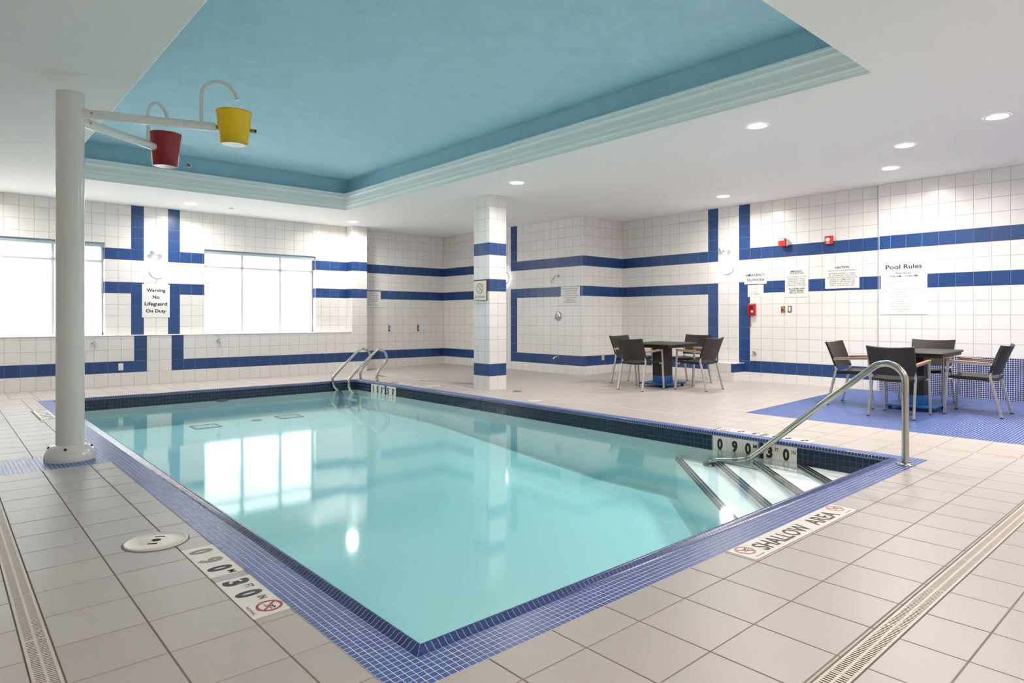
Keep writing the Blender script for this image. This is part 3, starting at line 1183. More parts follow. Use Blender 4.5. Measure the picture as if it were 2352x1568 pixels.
# ------------------------------------------------------------------ linear drains
def grate_mesh(length):
    """grate along x, 0.088 wide, two rows of slots"""
    mb = MB()
    w = 0.0400
    for a, b in ((-w, -0.0305), (-0.0045, 0.0045), (0.0305, w)):
        mb.box(0.001, length - 0.001, a, b, -0.006, -0.0008, 'drain')
    n = int(length / 0.0141)
    p = length / n
    for i in range(n):
        for a, b in ((-0.0305, -0.0045), (0.0045, 0.0305)):
            mb.box(i * p + p * 0.23, (i + 1) * p - p * 0.23, a, b, -0.0026, -0.001, 'drain')
    mb.box(0.0, 0.004, -w, w, -0.006, -0.001, 'drain')
    return mb.mesh('grate', 'drain')


GR = grate_mesh(0.5)
for nm, o, d, L, lab in (('linear_drain', (0.2725, 0.923, 0), (0, 1, 0), 10.8, 'narrow slotted drain running between deck tiles beside the play pole'),
                         ('linear_drain', (0.23, 0.879, 0), (1, 0, 0), 6.56, 'narrow slotted drain running parallel to the shallow area lettering'),
                         ('linear_drain', (6.745, 0.923, 0), (0, 1, 0), 10.8, 'narrow slotted drain between the pool and the blue mosaic floor'),
                         ('linear_drain', (0.23, 11.765, 0), (1, 0, 0), 6.56, 'narrow slotted drain between the pool and the window wall')):
    e = empty(nm, o, lab, 'floor drain', 'slotted deck drains around the pool')
    d = Vector(d)
    fr = frame((0, 0, 0), d, Vector((-d.y, d.x, 0)))
    mb = MB()
    mb.box(0, L, -0.043, 0.043, -0.09, -0.030, 'drain_dark', fr)
    mb.box(0, L, -0.0445, -0.0405, -0.09, -0.0022, 'drain_joint', fr)
    mb.box(0, L, 0.0405, 0.0445, -0.09, -0.0022, 'drain_joint', fr)
    mb.build('channel', 'drain_dark', e)
    k = 0
    while k * 0.5 < L - 0.3:
        link('grate', GR, e, mtx=fr @ Matrix.Translation((k * 0.5, 0, 0)))
        k += 1

# ------------------------------------------------------------------ pillar, pilaster, plinth
def tiled_block(name, x0, x1, y0, y1, z1, label, cat, xs, ys, faces='xy', zl=0.0, blue_from=0):
    e = empty(name, ((x0 + x1) / 2, (y0 + y1) / 2, 0), label, cat)
    ox, oy = (x0 + x1) / 2, (y0 + y1) / 2
    mb = MB()
    mb.box(x0 + G - ox, x1 - G - ox, y0 + G - oy, y1 - G - oy, -0.05, z1, 'wall_grout')
    mb.build('core', 'wall_grout', e)
    to = Matrix.Translation((-ox, -oy, 0))
    for f_ in faces:
        if f_ == 'x':
            c, fr = wall_cells(-y1, -y0, -y1 + ys, 0.2, zl, z1), FX(x0)
        elif f_ == 'y':
            c, fr = wall_cells(x0, x1, x0 + xs, 0.2, zl, z1), FY(y0)
        elif f_ == 'X':
            c, fr = wall_cells(y0, y1, y0 + ys, 0.2, zl, z1), frame((x1, 0, 0), (0, 1, 0), (0, 0, 1))
        else:
            c, fr = wall_cells(-x1, -x0, -x1 + xs, 0.2, zl, z1), frame((0, y1, 0), (-1, 0, 0), (0, 0, 1))
        for (a, b, za, zb, mt) in c:
            me, v_, q_ = tile_mesh(b - a - 0.004, zb - za - 0.004, 0.006, mt)
            link('tile', me, e, mtx=to @ fr @ Matrix.Translation(((a + b) / 2, (za + zb) / 2, 0)))
    return e


tiled_block('pillar', 6.69, 7.05, 8.08, 8.49, ZC, 'white tiled square pillar with three blue bands beside the pool', 'pillar', 0.18, 0.11, 'xyXY')
tiled_block('pilaster', PILX0, PILX1, PILY, 13.188, ZC, 'white tiled pilaster with blue bands at the end of the window wall', 'pilaster', 0.17, 0.13, 'xyX')
e = empty('plinth', (10.45, 6.15, 0), 'low white tiled plinth against the wall under the round lamp, blue tiles at its corner', 'plinth')
mb = MB()
px0, px1, py0, py1, pz = 10.29, XR, 5.825, 6.34, 0.385
ox, oy = 10.45, 6.15
mb.box(px0 + G - ox, px1 - ox, py0 + G - oy, py1 - oy, -.02, pz - G, 'wall_grout')
mb.build('core', 'wall_grout', e)
for fr, cl in ((FX(px0), [(-py1, -py1 + .2, fz(px0), .23, 'white_tile'), (-py1 + .2, -py0 - .06, fz(px0), .23, 'white_tile'), (-py0 - .06, -py0, fz(px0), .23, 'white_tile'),
                          (-py1, -py1 + .2, .23, pz, 'white_tile'), (-py1 + .2, -py0 - .06, .23, pz, 'white_tile'), (-py0 - .06, -py0, .23, pz - .01, 'blue_tile')]),
               (FY(py0), [(px0, px0 + .2, fz(px0), .23, 'white_tile'), (px0 + .2, px1, fz(px0), .23, 'white_tile'), (px0, px0 + .2, .23, pz - .01, 'blue_tile'), (px0 + .2, px1, .23, pz - .01, 'blue_tile')]),
               (FZ @ Matrix.Translation((0, 0, pz)), [(px0, px0 + .2, py0, py0 + .26, 'white_tile'), (px0 + .2, px1, py0, py0 + .26, 'white_tile'), (px0, px0 + .2, py0 + .26, py1, 'white_tile'), (px0 + .2, px1, py0 + .26, py1, 'white_tile')])):
    for (a, b, za, zb, mt) in cl:
        me, v_, q_ = tile_mesh(b - a - 0.004, zb - za - 0.004, 0.006, mt)
        link('tile', me, e, mtx=Matrix.Translation((-ox, -oy, 0)) @ fr @ Matrix.Translation(((a + b) / 2, (za + zb) / 2, 0)))

# ------------------------------------------------------------------ lamps
def downlight(x, y, label, on=True, z=ZC):
    p_ = project((x, y, z))
    off = p_ is None or not (-60 < p_[0] < 2412 and -60 < p_[1] < 1628)     # unseen lamps, assumed over the rest of the ceiling, added for their light
    words = {'over the window behind': 'far_left', 'near deck corner': 'near_left', 'shallow end deck': 'near', 'deck by the mosaic': 'near_right',
             'middle of the rear': 'rear', 'rear right': 'rear_right'}
    word_ = next((w for k, w in words.items() if k in label), 'ceiling')
    e = empty(word_ + '_added_downlight_offscreen' if off else 'downlight', (x, y, z), label, 'ceiling light', 'recessed ceiling downlights')
    mb = MB()
    mb.lathe([(0.114, -0.0008), (0.104, -0.0022), (0.094, -0.0040)], 32, 'white_plastic')
    mb.build('trim_ring', 'white_plastic', e)
    mb = MB()
    mb.lathe([(0.094, -0.004), (0.06, -0.009), (0.0, -0.011)], 32, 'lamp' if on else 'white_plastic')
    mb.build('lens', 'lamp', e)
    if on:
        ld = bpy.data.lights.new('downlight_lamp', 'AREA')
        ld.shape = 'DISK'
        ld.size = 0.19
        ld.energy = LAMP_W
        ld.color = (1.0, 0.957, 0.905)
        ld.spread = math.radians(165)
        lo_ = bpy.data.objects.new(word_ + '_added_lamp_offscreen' if off else 'downlight_lamp', ld)
        COL.objects.link(lo_)
        lo_.parent = e
        lo_.location = (0, 0, -0.016)
    return e


for x, y, lab, on in ((3.34, 12.21, 'recessed downlight in the white ceiling over the lifeguard warning sign', True),
                      (6.46, 12.25, 'recessed downlight in the ceiling in front of the pilaster beside the alcove', True),
                      (6.42, 7.12, 'recessed downlight in the ceiling in front of the tiled pillar', True),
                      (8.52, 9.65, 'unlit recessed downlight in the ceiling behind the tiled pillar', False),
                      (9.67, 5.67, 'recessed downlight in the ceiling near the emergency telephone', True),
                      (9.51, 3.12, 'recessed downlight in the ceiling near the wall above the pool rules sign', True),
                      (8.38, 2.60, 'recessed downlight over the blue mosaic floor, middle one of three', True),
                      (7.87, 1.62, 'recessed downlight over the edge of the blue mosaic floor', True),
                      (6.38, 3.35, 'recessed downlight in the ceiling beside the teal tray above the handrail', True),
                      (0.22, 12.22, 'recessed downlight in the ceiling over the window behind the play pole', True),
                      (1.9, -0.3, 'recessed downlight in the ceiling over the shallow end deck', True),
                      (6.4, -0.42, 'recessed downlight in the ceiling over the deck by the mosaic floor', True),
                      (-1.2, -1.6, 'recessed downlight in the ceiling over the near deck corner', True),
                      (5.0, -2.2, 'recessed downlight in the ceiling by the middle of the rear wall', True),
                      (8.8, -1.6, 'recessed downlight in the ceiling near the rear right corner', True)):
    downlight(x, y, lab, on)


def bulkhead(fr, label):
    e = empty('wall_lamp', None, label, 'wall lamp', 'round bulkhead wall lamps', mtx=fr)
    mb = MB()
    mb.lathe([(0.118, 0.0), (0.126, 0.010), (0.126, 0.03), (0.12, 0.036)], 40, 'white_plastic')
    mb.build('base_ring', 'white_plastic', e)
    mb = MB()
    mb.lathe([(0.122, 0.032), (0.120, 0.055), (0.10, 0.075), (0.06, 0.088), (0.0, 0.092)], 40, 'bulkhead')
    mb.build('diffuser', 'bulkhead', e)
    return e


bulkhead(FY(YL) @ Matrix.Translation((3.007, 2.015, 0)), 'round glowing wall lamp over the lifeguard warning sign')
bulkhead(FX(XR) @ Matrix.Translation((-6.146, 2.085, 0)), 'round glowing wall lamp between blue stripes beside the telephone sign')
bulkhead(FX(X2) @ Matrix.Translation((-10.85, 2.055, 0)), 'round glowing wall lamp half hidden behind the tiled pillar')


def twin_head(fr, label):
    e = empty('emergency_light', None, label, 'emergency light', 'twin-head emergency lights', mtx=fr)
    mb = MB()
    mb.lathe([(0.0, 0.03), (0.035, 0.028), (0.045, 0.012), (0.045, 0.0)], 20, 'white_plastic')
    mb.build('mounting_plate', 'white_plastic', e)
    for s_ in (-1, 1):
        mb = MB()
        mb.tube([(0, 0, 0.02), (s_ * 0.03, 0.0, 0.045), (s_ * 0.06, 0.005, 0.055)], 0.012, 8, 'white_plastic')
        mb.build('arm', 'white_plastic', e)
        rot = Matrix.Translation((s_ * 0.068, -0.002, 0.06)) @ Matrix.Rotation(s_ * 0.6, 4, 'Y') @ Matrix.Rotation(0.4, 4, 'X')
        mb = MB()
        mb.lathe([(0.0, -0.03), (0.02, -0.028), (0.036, 0.0), (0.04, 0.03), (0.036, 0.034)], 20, 'white_plastic', rot)
        h_ = mb.build('lamp_head', 'white_plastic', e)
        mb = MB()
        mb.lathe([(0.036, 0.032), (0.02, 0.036), (0.0, 0.037)], 20, 'frame', rot)
        mb.build('lens', 'frame', h_)


twin_head(FY(YL) @ Matrix.Translation((3.0, 2.355, 0)), 'white twin-head emergency light above the lamp over the lifeguard sign')
twin_head(FX(XR) @ Matrix.Translation((-6.175, 2.41, 0)), 'white twin-head emergency light above the lamp near the telephone')

# ------------------------------------------------------------------ signs
def sign(name, fr, x0, x1, y0, y1, label, lines, mt='sign', t=0.006, edge=None, extra=None):
    """lines: (text, x fraction from centre in m, baseline from top in m, cap, width, align, material, bold)"""
    w, h = x1 - x0, y1 - y0
    e = empty(name, None, label, 'sign', None, mtx=fr @ Matrix.Translation(((x0 + x1) / 2, y0, 0)))
    mb = MB()
    mb.bbox(-w / 2, w / 2, 0, h, 0.0012, t, 0.0012, edge or mt)
    mb.build('panel' if not edge else 'back_panel', edge or mt, e)
    zt = t + 0.0006
    if edge:
        mb = MB()
        mb.bbox(-w / 2 + .008, w / 2 - .008, .008, h - .008, t, t + 0.004, 0.001, mt)
        mb.build('face_panel', mt, e)
        zt = t + 0.0046
    if lines:
        for s_, x, y, cap, wd, al, im, bo in lines:
            mb = MB()
            put_text(mb, s_, x, h - y, cap, wd, al, im, None, bo, z=zt, maxw=w * 0.94)
            mb.build('bullet' if s_ == '\u2022' else 'text_line', 'ink', e)
        if extra:
            mb = MB()
            extra(mb, zt, w, h)
            mb.build('pictogram', 'ink', e)
    return e


def centred(items, im='ink'):
    return [(s_, 0, y, c, wd, 'c', im, b) for s_, y, c, wd, b in items]


FR_, FB_, FL_ = FX(XR), FX(XB), FY(YL)
sign('warning_sign', FL_, 2.763, 3.215, 1.18, 1.778, 'white warning sign reading no lifeguard on duty below the round lamp',
     centred([('Warning', .135, .060, .31, .026), ('No', .258, .060, .11, .026), ('Lifeguard', .382, .062, .37, .026), ('On Duty', .508, .060, .33, .026)]))
sign('telephone_sign', FR_, -5.829, -5.417, 1.757, 2.006, 'white sign reading emergency telephone above the red phone',
     centred([('EMERGENCY', .112, .043, .345, .018), ('TELEPHONE', .195, .043, .325, .018)]))
sign('notice_paper', FR_, -5.766, -5.476, 1.536, 1.745, 'small paper notice with red print below the telephone sign',
     [('IN CASE OF EMERGENCY CALL', 0, .030, .012, .25, 'c', 'ink_pink', 0), ('911', 0, .075, .026, .05, 'c', 'ink_pink', .01), ('IMMEDIATELY', 0, .112, .012, .15, 'c', 'ink_pink', 0),
      ('POOL ADDRESS IS', -.125, .142, .010, .18, 'l', 'ink_worn', .01), ('POOL NUMBER IS', -.125, .165, .010, .22, 'l', 'ink_worn', .01), ('front desk', -.02, .182, .009, .12, 'l', 'ink_faded', 0)], t=0.002)
sign('emergency_stop_sign', FR_, -5.098, -4.709, 1.514, 2.012, 'white sign explaining the emergency stop button and its audible signal',
     centred([('EMERGENCY', .082, .026, .20, .03), ('STOP BUTTON', .116, .026, .225, .03), ('IN THE EVENT OF AN', .172, .025, .32, .0), ('EMERGENCY PUSH', .207, .025, .29, .0),
              ('EMERGENCY STOP', .242, .025, .28, .0), ('BUTTON AND USE', .277, .025, .275, .0), ('EMERGENCY PHONE.', .312, .025, .315, .0), ('AN AUDIBLE AND', .368, .026, .27, .03),
              ('VISUAL SIGNAL', .402, .026, .24, .03), ('WILL ACTIVATE.', .437, .026, .245, .03)]))
sign('caution_sign', FR_, -4.443, -3.926, 1.636, 2.009, 'white caution sign saying the pool is unsupervised',
     centred([('CAUTION', .058, .033, .215, .032), ('THIS POOL IS UNSUPERVISED.', .104, .024, .44, 0), ('BATHERS UNDER 12 YEARS', .150, .024, .40, .002), ('OF AGE ARE NOT ALLOWED', .181, .024, .415, .002),
              ('WITHIN THE POOL ENCLOSURE', .213, .024, .455, .002), ('UNLESS ACCOMPANIED BY', .245, .024, .39, .002), ('A PARENT OR HIS OR HER', .276, .024, .385, .002),
              ('AGENT WHO IS NOT LESS', .308, .024, .375, .002), ('THAN 16 YEARS OF AGE.', .339, .024, .37, .002)]))
RL = [('Pool Rules', 0, .125, .066, .475, 'c', 'ink', .018), ('Pool Hours:', 0, .200, .027, .205, 'c', 'ink', .02), ('7:00 AM - 11:00 PM', 0, .247, .027, .36, 'c', 'ink', .02)]
yy = .322
for s_, w_, b_ in (('Warning - no lifeguard on duty', .285, 1), ('Swim at your own risk', .20, 1), ('Pool for use by registered guests only', .345, 1), ('Children under        must be accompanied', .375, 1),
                   ('by a responsible adult', .205, 0), ('No diving or jumping', .20, 1), ('No running or horseplay in', .245, 1), ('or around pool area', .185, 0),
                   ('No glass containers in pool area', .295, 1), ('Report any unsafe conditions to', .295, 1), ('management immediately', .245, 0)):
    RL.append((s_, -.165, yy, .0125, w_, 'l', 'ink_worn', 0))
    if b_:
        RL.append(('\u2022', -.192, yy - .002, .016, None, 'l', 'ink_worn', 0))
    yy += .036 if b_ else .034
RL += [('In Case of an Emergency', -.03, .722, .014, .225, 'c', 'ink_worn', 0), ('Call 911', -.03, .752, .014, .07, 'c', 'ink_worn', 0)]
sign('pool_rules_sign', FB_, -3.60, -2.989, 1.224, 2.015, 'large white pool rules sign listing pool hours', RL)
BATH = [('EVERY BATHER SHALL TAKE', .056, .024, .42, 0), ('A SHOWER USING WARM', .100, .024, .37, 0), ('WATER AND SOAP AND', .144, .024, .34, 0), ('SHALL THOROUGHLY RINSE', .188, .024, .42, 0),
        ('OFF ALL SOAP BEFORE', .232, .024, .34, 0), ('ENTERING OR', .276, .024, .21, 0), ('RE-ENTERING THE DECK.', .320, .024, .37, 0)]
sign('shower_sign', FX(X2), -9.139, -8.626, 1.42, 1.794, 'white sign about showering mounted beside the shower head', centred(BATH, 'ink_worn'))
sign('shower_sign', FY(YA), 7.16, 7.669, 1.412, 1.779, 'white sign about showering in the alcove, partly hidden by the pilaster', centred(BATH, 'ink_worn'))


def nd_extra(mb, zt, w, h):
    cx, cy_, r = 0.0, h * 0.60, 0.085
    fr = Matrix.Translation((0, 0, zt - 0.0008))
    ring(mb, cx, cy_, r, r * 0.88, 'sign_brown', fr)
    stroke(mb, cx - r * .62, cy_ + r * .62, cx + r * .62, cy_ - r * .62, r * .12, 'sign_brown', fr)
    for a in ((0.05, .45, .45, .28, .10), (.45, .28, .35, -.1, .09), (.45, .28, .62, .40, .08), (-.1, .40, .2, .50, .06), (.25, -.15, .6, -.15, .05), (-.55, -.45, .0, -.45, .05), (-.4, -.55, .1, -.55, .05)):
        stroke(mb, cx + a[0] * r, cy_ + a[1] * r, cx + a[2] * r, cy_ + a[3] * r, a[4] * r, 'sign_brown', fr)


sign('no_diving_sign', FX(6.69), -8.47, -8.13, 1.455, 1.785, 'square cream no diving sign with brown frame on the tiled pillar',
     [('NO DIVING', 0, .285, .034, .255, 'c', 'ink_worn', 0)], 'sign_cream', 0.02, 'sign_brown', nd_extra)

# ------------------------------------------------------------------ fittings on the walls
# red wall telephone with hanging cord
e = empty('telephone', None, 'red wall telephone with a coiled cord hanging below it', 'telephone', mtx=FR_ @ Matrix.Translation((-5.671, 1.216, 0)))
mb = MB()
mb.bbox(-.062, .062, 0, .206, .001, .055, .012, 'phone_red')
mb.bbox(-.05, .05, .012, .19, .05, .068, .01, 'phone_red')
mb.build('body', 'phone_red', e)
mb = MB()
pts = [(-.03, .02, .075), (-.034, .05, .092), (-.034, .10, .098), (-.034, .15, .092), (-.03, .185, .075)]
mb.tube(pts, [.02, .015, .013, .015, .02], 12, 'phone_red')
mb.build('handset', 'phone_red', e)
mb = MB()
mb.bbox(.0, .035, .05, .085, .066, .072, .003, 'white_plastic')
mb.bbox(.0, .035, .11, .17, .066, .07, .003, 'dark')
mb.build('dial_plate', 'dark', e)
mb = MB()
coil = []
for i in range(0, 140):
    t = i / 139
    a = t * 2 * math.pi * 17
    coil.append((-.034 + .007 * math.cos(a), -0.005 - .20 * t, .03 + .007 * math.sin(a)))
mb.tube(coil, .0032, 5, 'phone_red')
mb.build('cord', 'phone_red', e)

# stop button and switch plates
e = empty('stop_button', None, 'steel plate with a yellow ringed stop button beside the light switch', 'button', mtx=FR_ @ Matrix.Translation((-5.131, 1.314, 0)))
mb = MB()
mb.bbox(-.036, .036, -.052, .052, .001, .006, .002, 'steel')
mb.build('plate', 'steel', e)
mb = MB()
mb.lathe([(.030, .006), (.030, .012), (.022, .03)], 24, 'gold')
mb.build('ring', 'gold', e)
mb = MB()
mb.lathe([(.010, .010), (.010, .03), (.018, .032), (.019, .042), (.012, .046), (0, .046)], 20, 'red')
mb.build('push_knob', 'red', e)
e = empty('light_switch', None, 'steel switch plate with white toggle beside the stop button', 'switch', mtx=FR_ @ Matrix.Translation((-5.018, 1.317, 0)))
mb = MB()
mb.bbox(-.035, .035, -.055, .055, .001, .006, .002, 'steel')
mb.build('plate', 'steel', e)
mb = MB()
mb.bbox(-.017, .017, -.034, .034, .006, .012, .002, 'white_plastic')
mb.bbox(-.006, .006, -.004, .018, .012, .022, .002, 'white_plastic')
mb.build('toggle', 'white_plastic', e)

# fire alarm devices
e = empty('alarm_strobe', None, 'red strobe horn with white base box mounted over the blue tile band', 'fire alarm', mtx=FR_ @ Matrix.Translation((-5.10, 2.43, 0)))
mb = MB()
mb.bbox(-.055, .055, -.06, .06, .001, .045, .003, 'white_plastic')
mb.build('back_box', 'white_plastic', e)
mb = MB()
mb.bbox(-.062, .05, -.065, .065, .045, .115, .005, 'alarm_red')
hb = mb.build('horn_body', 'alarm_red', e)
mb = MB()
mb.bbox(-.055, .042, .022, .055, .113, .13, .006, 'white_plastic')
mb.build('strobe_lens', 'white_plastic', hb)
e = empty('pull_station', None, 'red fire alarm pull station with white handle on the blue tile band', 'fire alarm', mtx=FR_ @ Matrix.Translation((-4.372, 2.408, 0)))
mb = MB()
mb.bbox(-.06, .06, -.066, .066, .001, .04, .006, 'alarm_red')
mb.build('body', 'alarm_red', e)
mb = MB()
mb.lathe([(.034, .04), (.034, .048), (.02, .054), (0, .054)], 20, 'white_plastic', Matrix.Translation((-.012, .004, 0)))
mb.build('handle', 'white_plastic', e)
mb = MB()
put_text(mb, 'FIRE', -.01, -.055, .02, .06, 'c', 'white_plastic', None, .01, z=.0408)
mb.build('lettering', 'white_plastic', e)


def spigot(fr, label, m_='chrome'):
    e = empty('hose_tap', None, label, 'tap', 'hose taps on the tiled walls', mtx=fr)
    mb = MB()
    mb.lathe([(.034, 0), (.034, .006), (.022, .010), (.014, .012)], 20, m_)
    mb.build('escutcheon', m_, e)
    mb = MB()
    mb.tube(fillet([(0, 0, .008), (0, 0, .07), (0, -.06, .09)], .03, 5), .013, 10, m_)
    mb.build('spout', m_, e)
    mb = MB()
    mb.cyl((0, .0, .05), (0, .035, .055), .008, n=10, m=m_)
    mb.box(-.026, .026, .033, .042, .048, .062, m_)
    mb.build('handle', m_, e)


spigot(FR_ @ Matrix.Translation((-5.634, .55, 0)), 'small chrome hose tap low on the wall under the red telephone')
for x, lab in ((1.993, 'small chrome hose tap with chain below the ledge beside the play pole'), (3.991, 'small chrome hose tap with chain below the ledge under the shaded window')):
    spigot(FY(YLED) @ Matrix.Translation((x, .75, 0)), lab)
    ch = MB()
    for k in range(9):
        ch.lathe([(.007, -.002), (.009, 0), (.007, .002)], 8, 'chrome', FY(YLED) @ Matrix.Translation((x + .006 * (k % 2), .70 - k * .011, .05)))
    ch.build('tap_chain', 'chrome', label='short chrome chain hanging from the hose tap %s' % ('beside the play pole' if x < 3 else 'under the shaded window'), category='chain')
for x, lab in ((7.888, 'dark robe hook on the alcove wall beside the showering sign'), (8.683, 'dark robe hook on the alcove wall nearer the corner')):
    e = empty('robe_hook', None, lab, 'hook', 'robe hooks in the alcove', mtx=FY(YA) @ Matrix.Translation((x, .86, 0)))
    mb = MB()
    mb.bbox(-.011, .011, -.005, .15, .001, .008, .002, 'hook_blue')
    mb.build('back_plate', 'hook_blue', e)
    mb = MB()
    mb.tube(fillet([(0, .08, .006), (0, .085, .05), (0, .14, .055)], .02, 4), .007, 8, 'hook_blue')
    mb.build('upper_prong', 'hook_blue', e)
    mb = MB()
    mb.tube(fillet([(0, .03, .006), (0, .0, .03), (0, .035, .05)], .015, 4), .007, 8, 'hook_blue')
    mb.build('lower_prong', 'hook_blue', e)


def outlet(fr, label, m_):
    e = empty('wall_outlet', None, label, 'outlet', mtx=fr)
    mb = MB()
    mb.bbox(-.037, .037, -.06, .06, .001, .007, .002, m_)
    mb.build('cover_plate', m_, e)
    for s_ in (-1, 1):
        mb = MB()
        mb.bbox(-.017, .017, s_ * .027 - .016, s_ * .027 + .016, .006, .010, .003, m_)
        sk = mb.build('socket', m_, e)
        mb = MB()
        for xx in (-.006, .006):
            mb.box(xx - .0012, xx + .0012, s_ * .027 - .005, s_ * .027 + .006, .0102, .0106, 'dark')
        mb.build('slots', 'dark', sk)


outlet(FY(YLED) @ Matrix.Translation((2.39, .33, 0)), 'white electrical outlet on the blue band below the window ledge', 'white_plastic')
outlet(FY(Y3) @ Matrix.Translation((10.024, .385, 0)), 'beige outlet cover on the blue band of the shower block', 'beige_plastic')

# shower set
FS = FX(X2)
e = empty('wall_shower', None, 'chrome shower head on a bent arm beside the shower sign', 'shower', mtx=FS @ Matrix.Translation((-9.205, 2.017, 0)))
mb = MB()
mb.lathe([(.032, 0), (.032, .005), (.014, .03)], 20, 'chrome')
mb.build('escutcheon', 'chrome', e)
mb = MB()
mb.tube(fillet([(0, 0, .005), (0, .01, .09), (0, -.075, .165)], .05, 6), .011, 10, 'chrome')
mb.build('arm', 'chrome', e)
mb = MB()
d = Vector((0, -.085, .075)).normalized()
mb.cyl(Vector((0, -.065, .156)), Vector((0, -.065, .156)) + d * .03, .014, .018, 14, 'chrome')
mb.cyl(Vector((0, -.065, .156)) + d * .03, Vector((0, -.065, .156)) + d * .09, .022, .036, 18, 'lid')
mb.build('rose', 'chrome', e)
e = empty('shower_valve', None, 'round chrome shower valve with lever on the tiled wall', 'valve', mtx=FS @ Matrix.Translation((-9.212, 1.207, 0)))
mb = MB()
mb.lathe([(.098, 0), (.098, .006), (.08, .016), (.05, .022), (.035, .024)], 32, 'chrome')
mb.build('escutcheon', 'chrome', e)
mb = MB()
mb.lathe([(.034, .022), (.032, .06), (.02, .07), (0, .072)], 24, 'chrome')
mb.cyl((0, 0, .05), (-.07, -.06, .062), .010, .007, 10, 'chrome')
mb.build('lever', 'chrome', e)
e = empty('tub_spout', None, 'chrome spout on the blue band under the shower valve', 'spout', mtx=FS @ Matrix.Translation((-9.225, .372, 0)))
mb = MB()
mb.lathe([(.036, 0), (.036, .004), (.028, .008)], 20, 'chrome')
mb.build('flange', 'chrome', e)
mb = MB()
mb.tube([(0, 0, .004), (0, .002, .06), (0, -.004, .10), (0, -.02, .125), (0, -.036, .130)], [.027, .026, .025, .022, .018], 14, 'chrome')
mb.build('body', 'chrome', e)

# sprinklers
e = empty('sprinkler', (4.02, 12.21, ZC), 'small concealed sprinkler in the ceiling near the shaded window', 'sprinkler')
mb = MB()
mb.lathe([(.042, 0), (.042, -.006), (.036, -.010), (0, -.011)], 20, 'steel')
mb.build('cover_plate', 'steel', e)
yside = TY1 + SB
r_x = 3.06
e = empty('side_sprinkler', None, 'round sidewall sprinkler on the teal side of the ceiling tray', 'sprinkler', mtx=FY(yside) @ Matrix.Translation((3.0, 3.585, 0)))
mb = MB()
mb.lathe([(.05, 0), (.05, .006), (.032, .010), (.03, .006)], 24, 'white_plastic')
mb.build('escutcheon', 'white_plastic', e)
mb = MB()
mb.lathe([(.03, .006), (.012, .008), (.012, .04), (.02, .042), (.0, .044)], 16, 'steel')
mb.build('nozzle', 'steel', e)

# ------------------------------------------------------------------ water play pole
PC = Vector((0.84, 6.47, 0))
e = empty('bucket_pole', PC, 'tall white play pole with two arms carrying tipping buckets', 'water feature')
mb = MB()
mb.cyl((0, 0, 0.05), (0, 0, 3.035), 0.1015, n=40, m='pole_white')
mb.build('pole', 'pole_white', e)
mb = MB()
mb.lathe([(.182, .0), (.184, .02), (.18, .05), (.165, .085), (.14, .11), (.112, .125), (.104, .128), (.104, .12)], 48, 'pole_white')
sk = mb.build('base_skirt', 'pole_white', e)
for a in range(4):
    t = math.radians(250 + 90 * a)
    mb = MB()
    mb.cyl((.150 * math.cos(t), .150 * math.sin(t), .100), (.158 * math.cos(t), .158 * math.sin(t), .108), .009, n=10, m='dark')
    mb.build('bolt_hole', 'dark', sk)


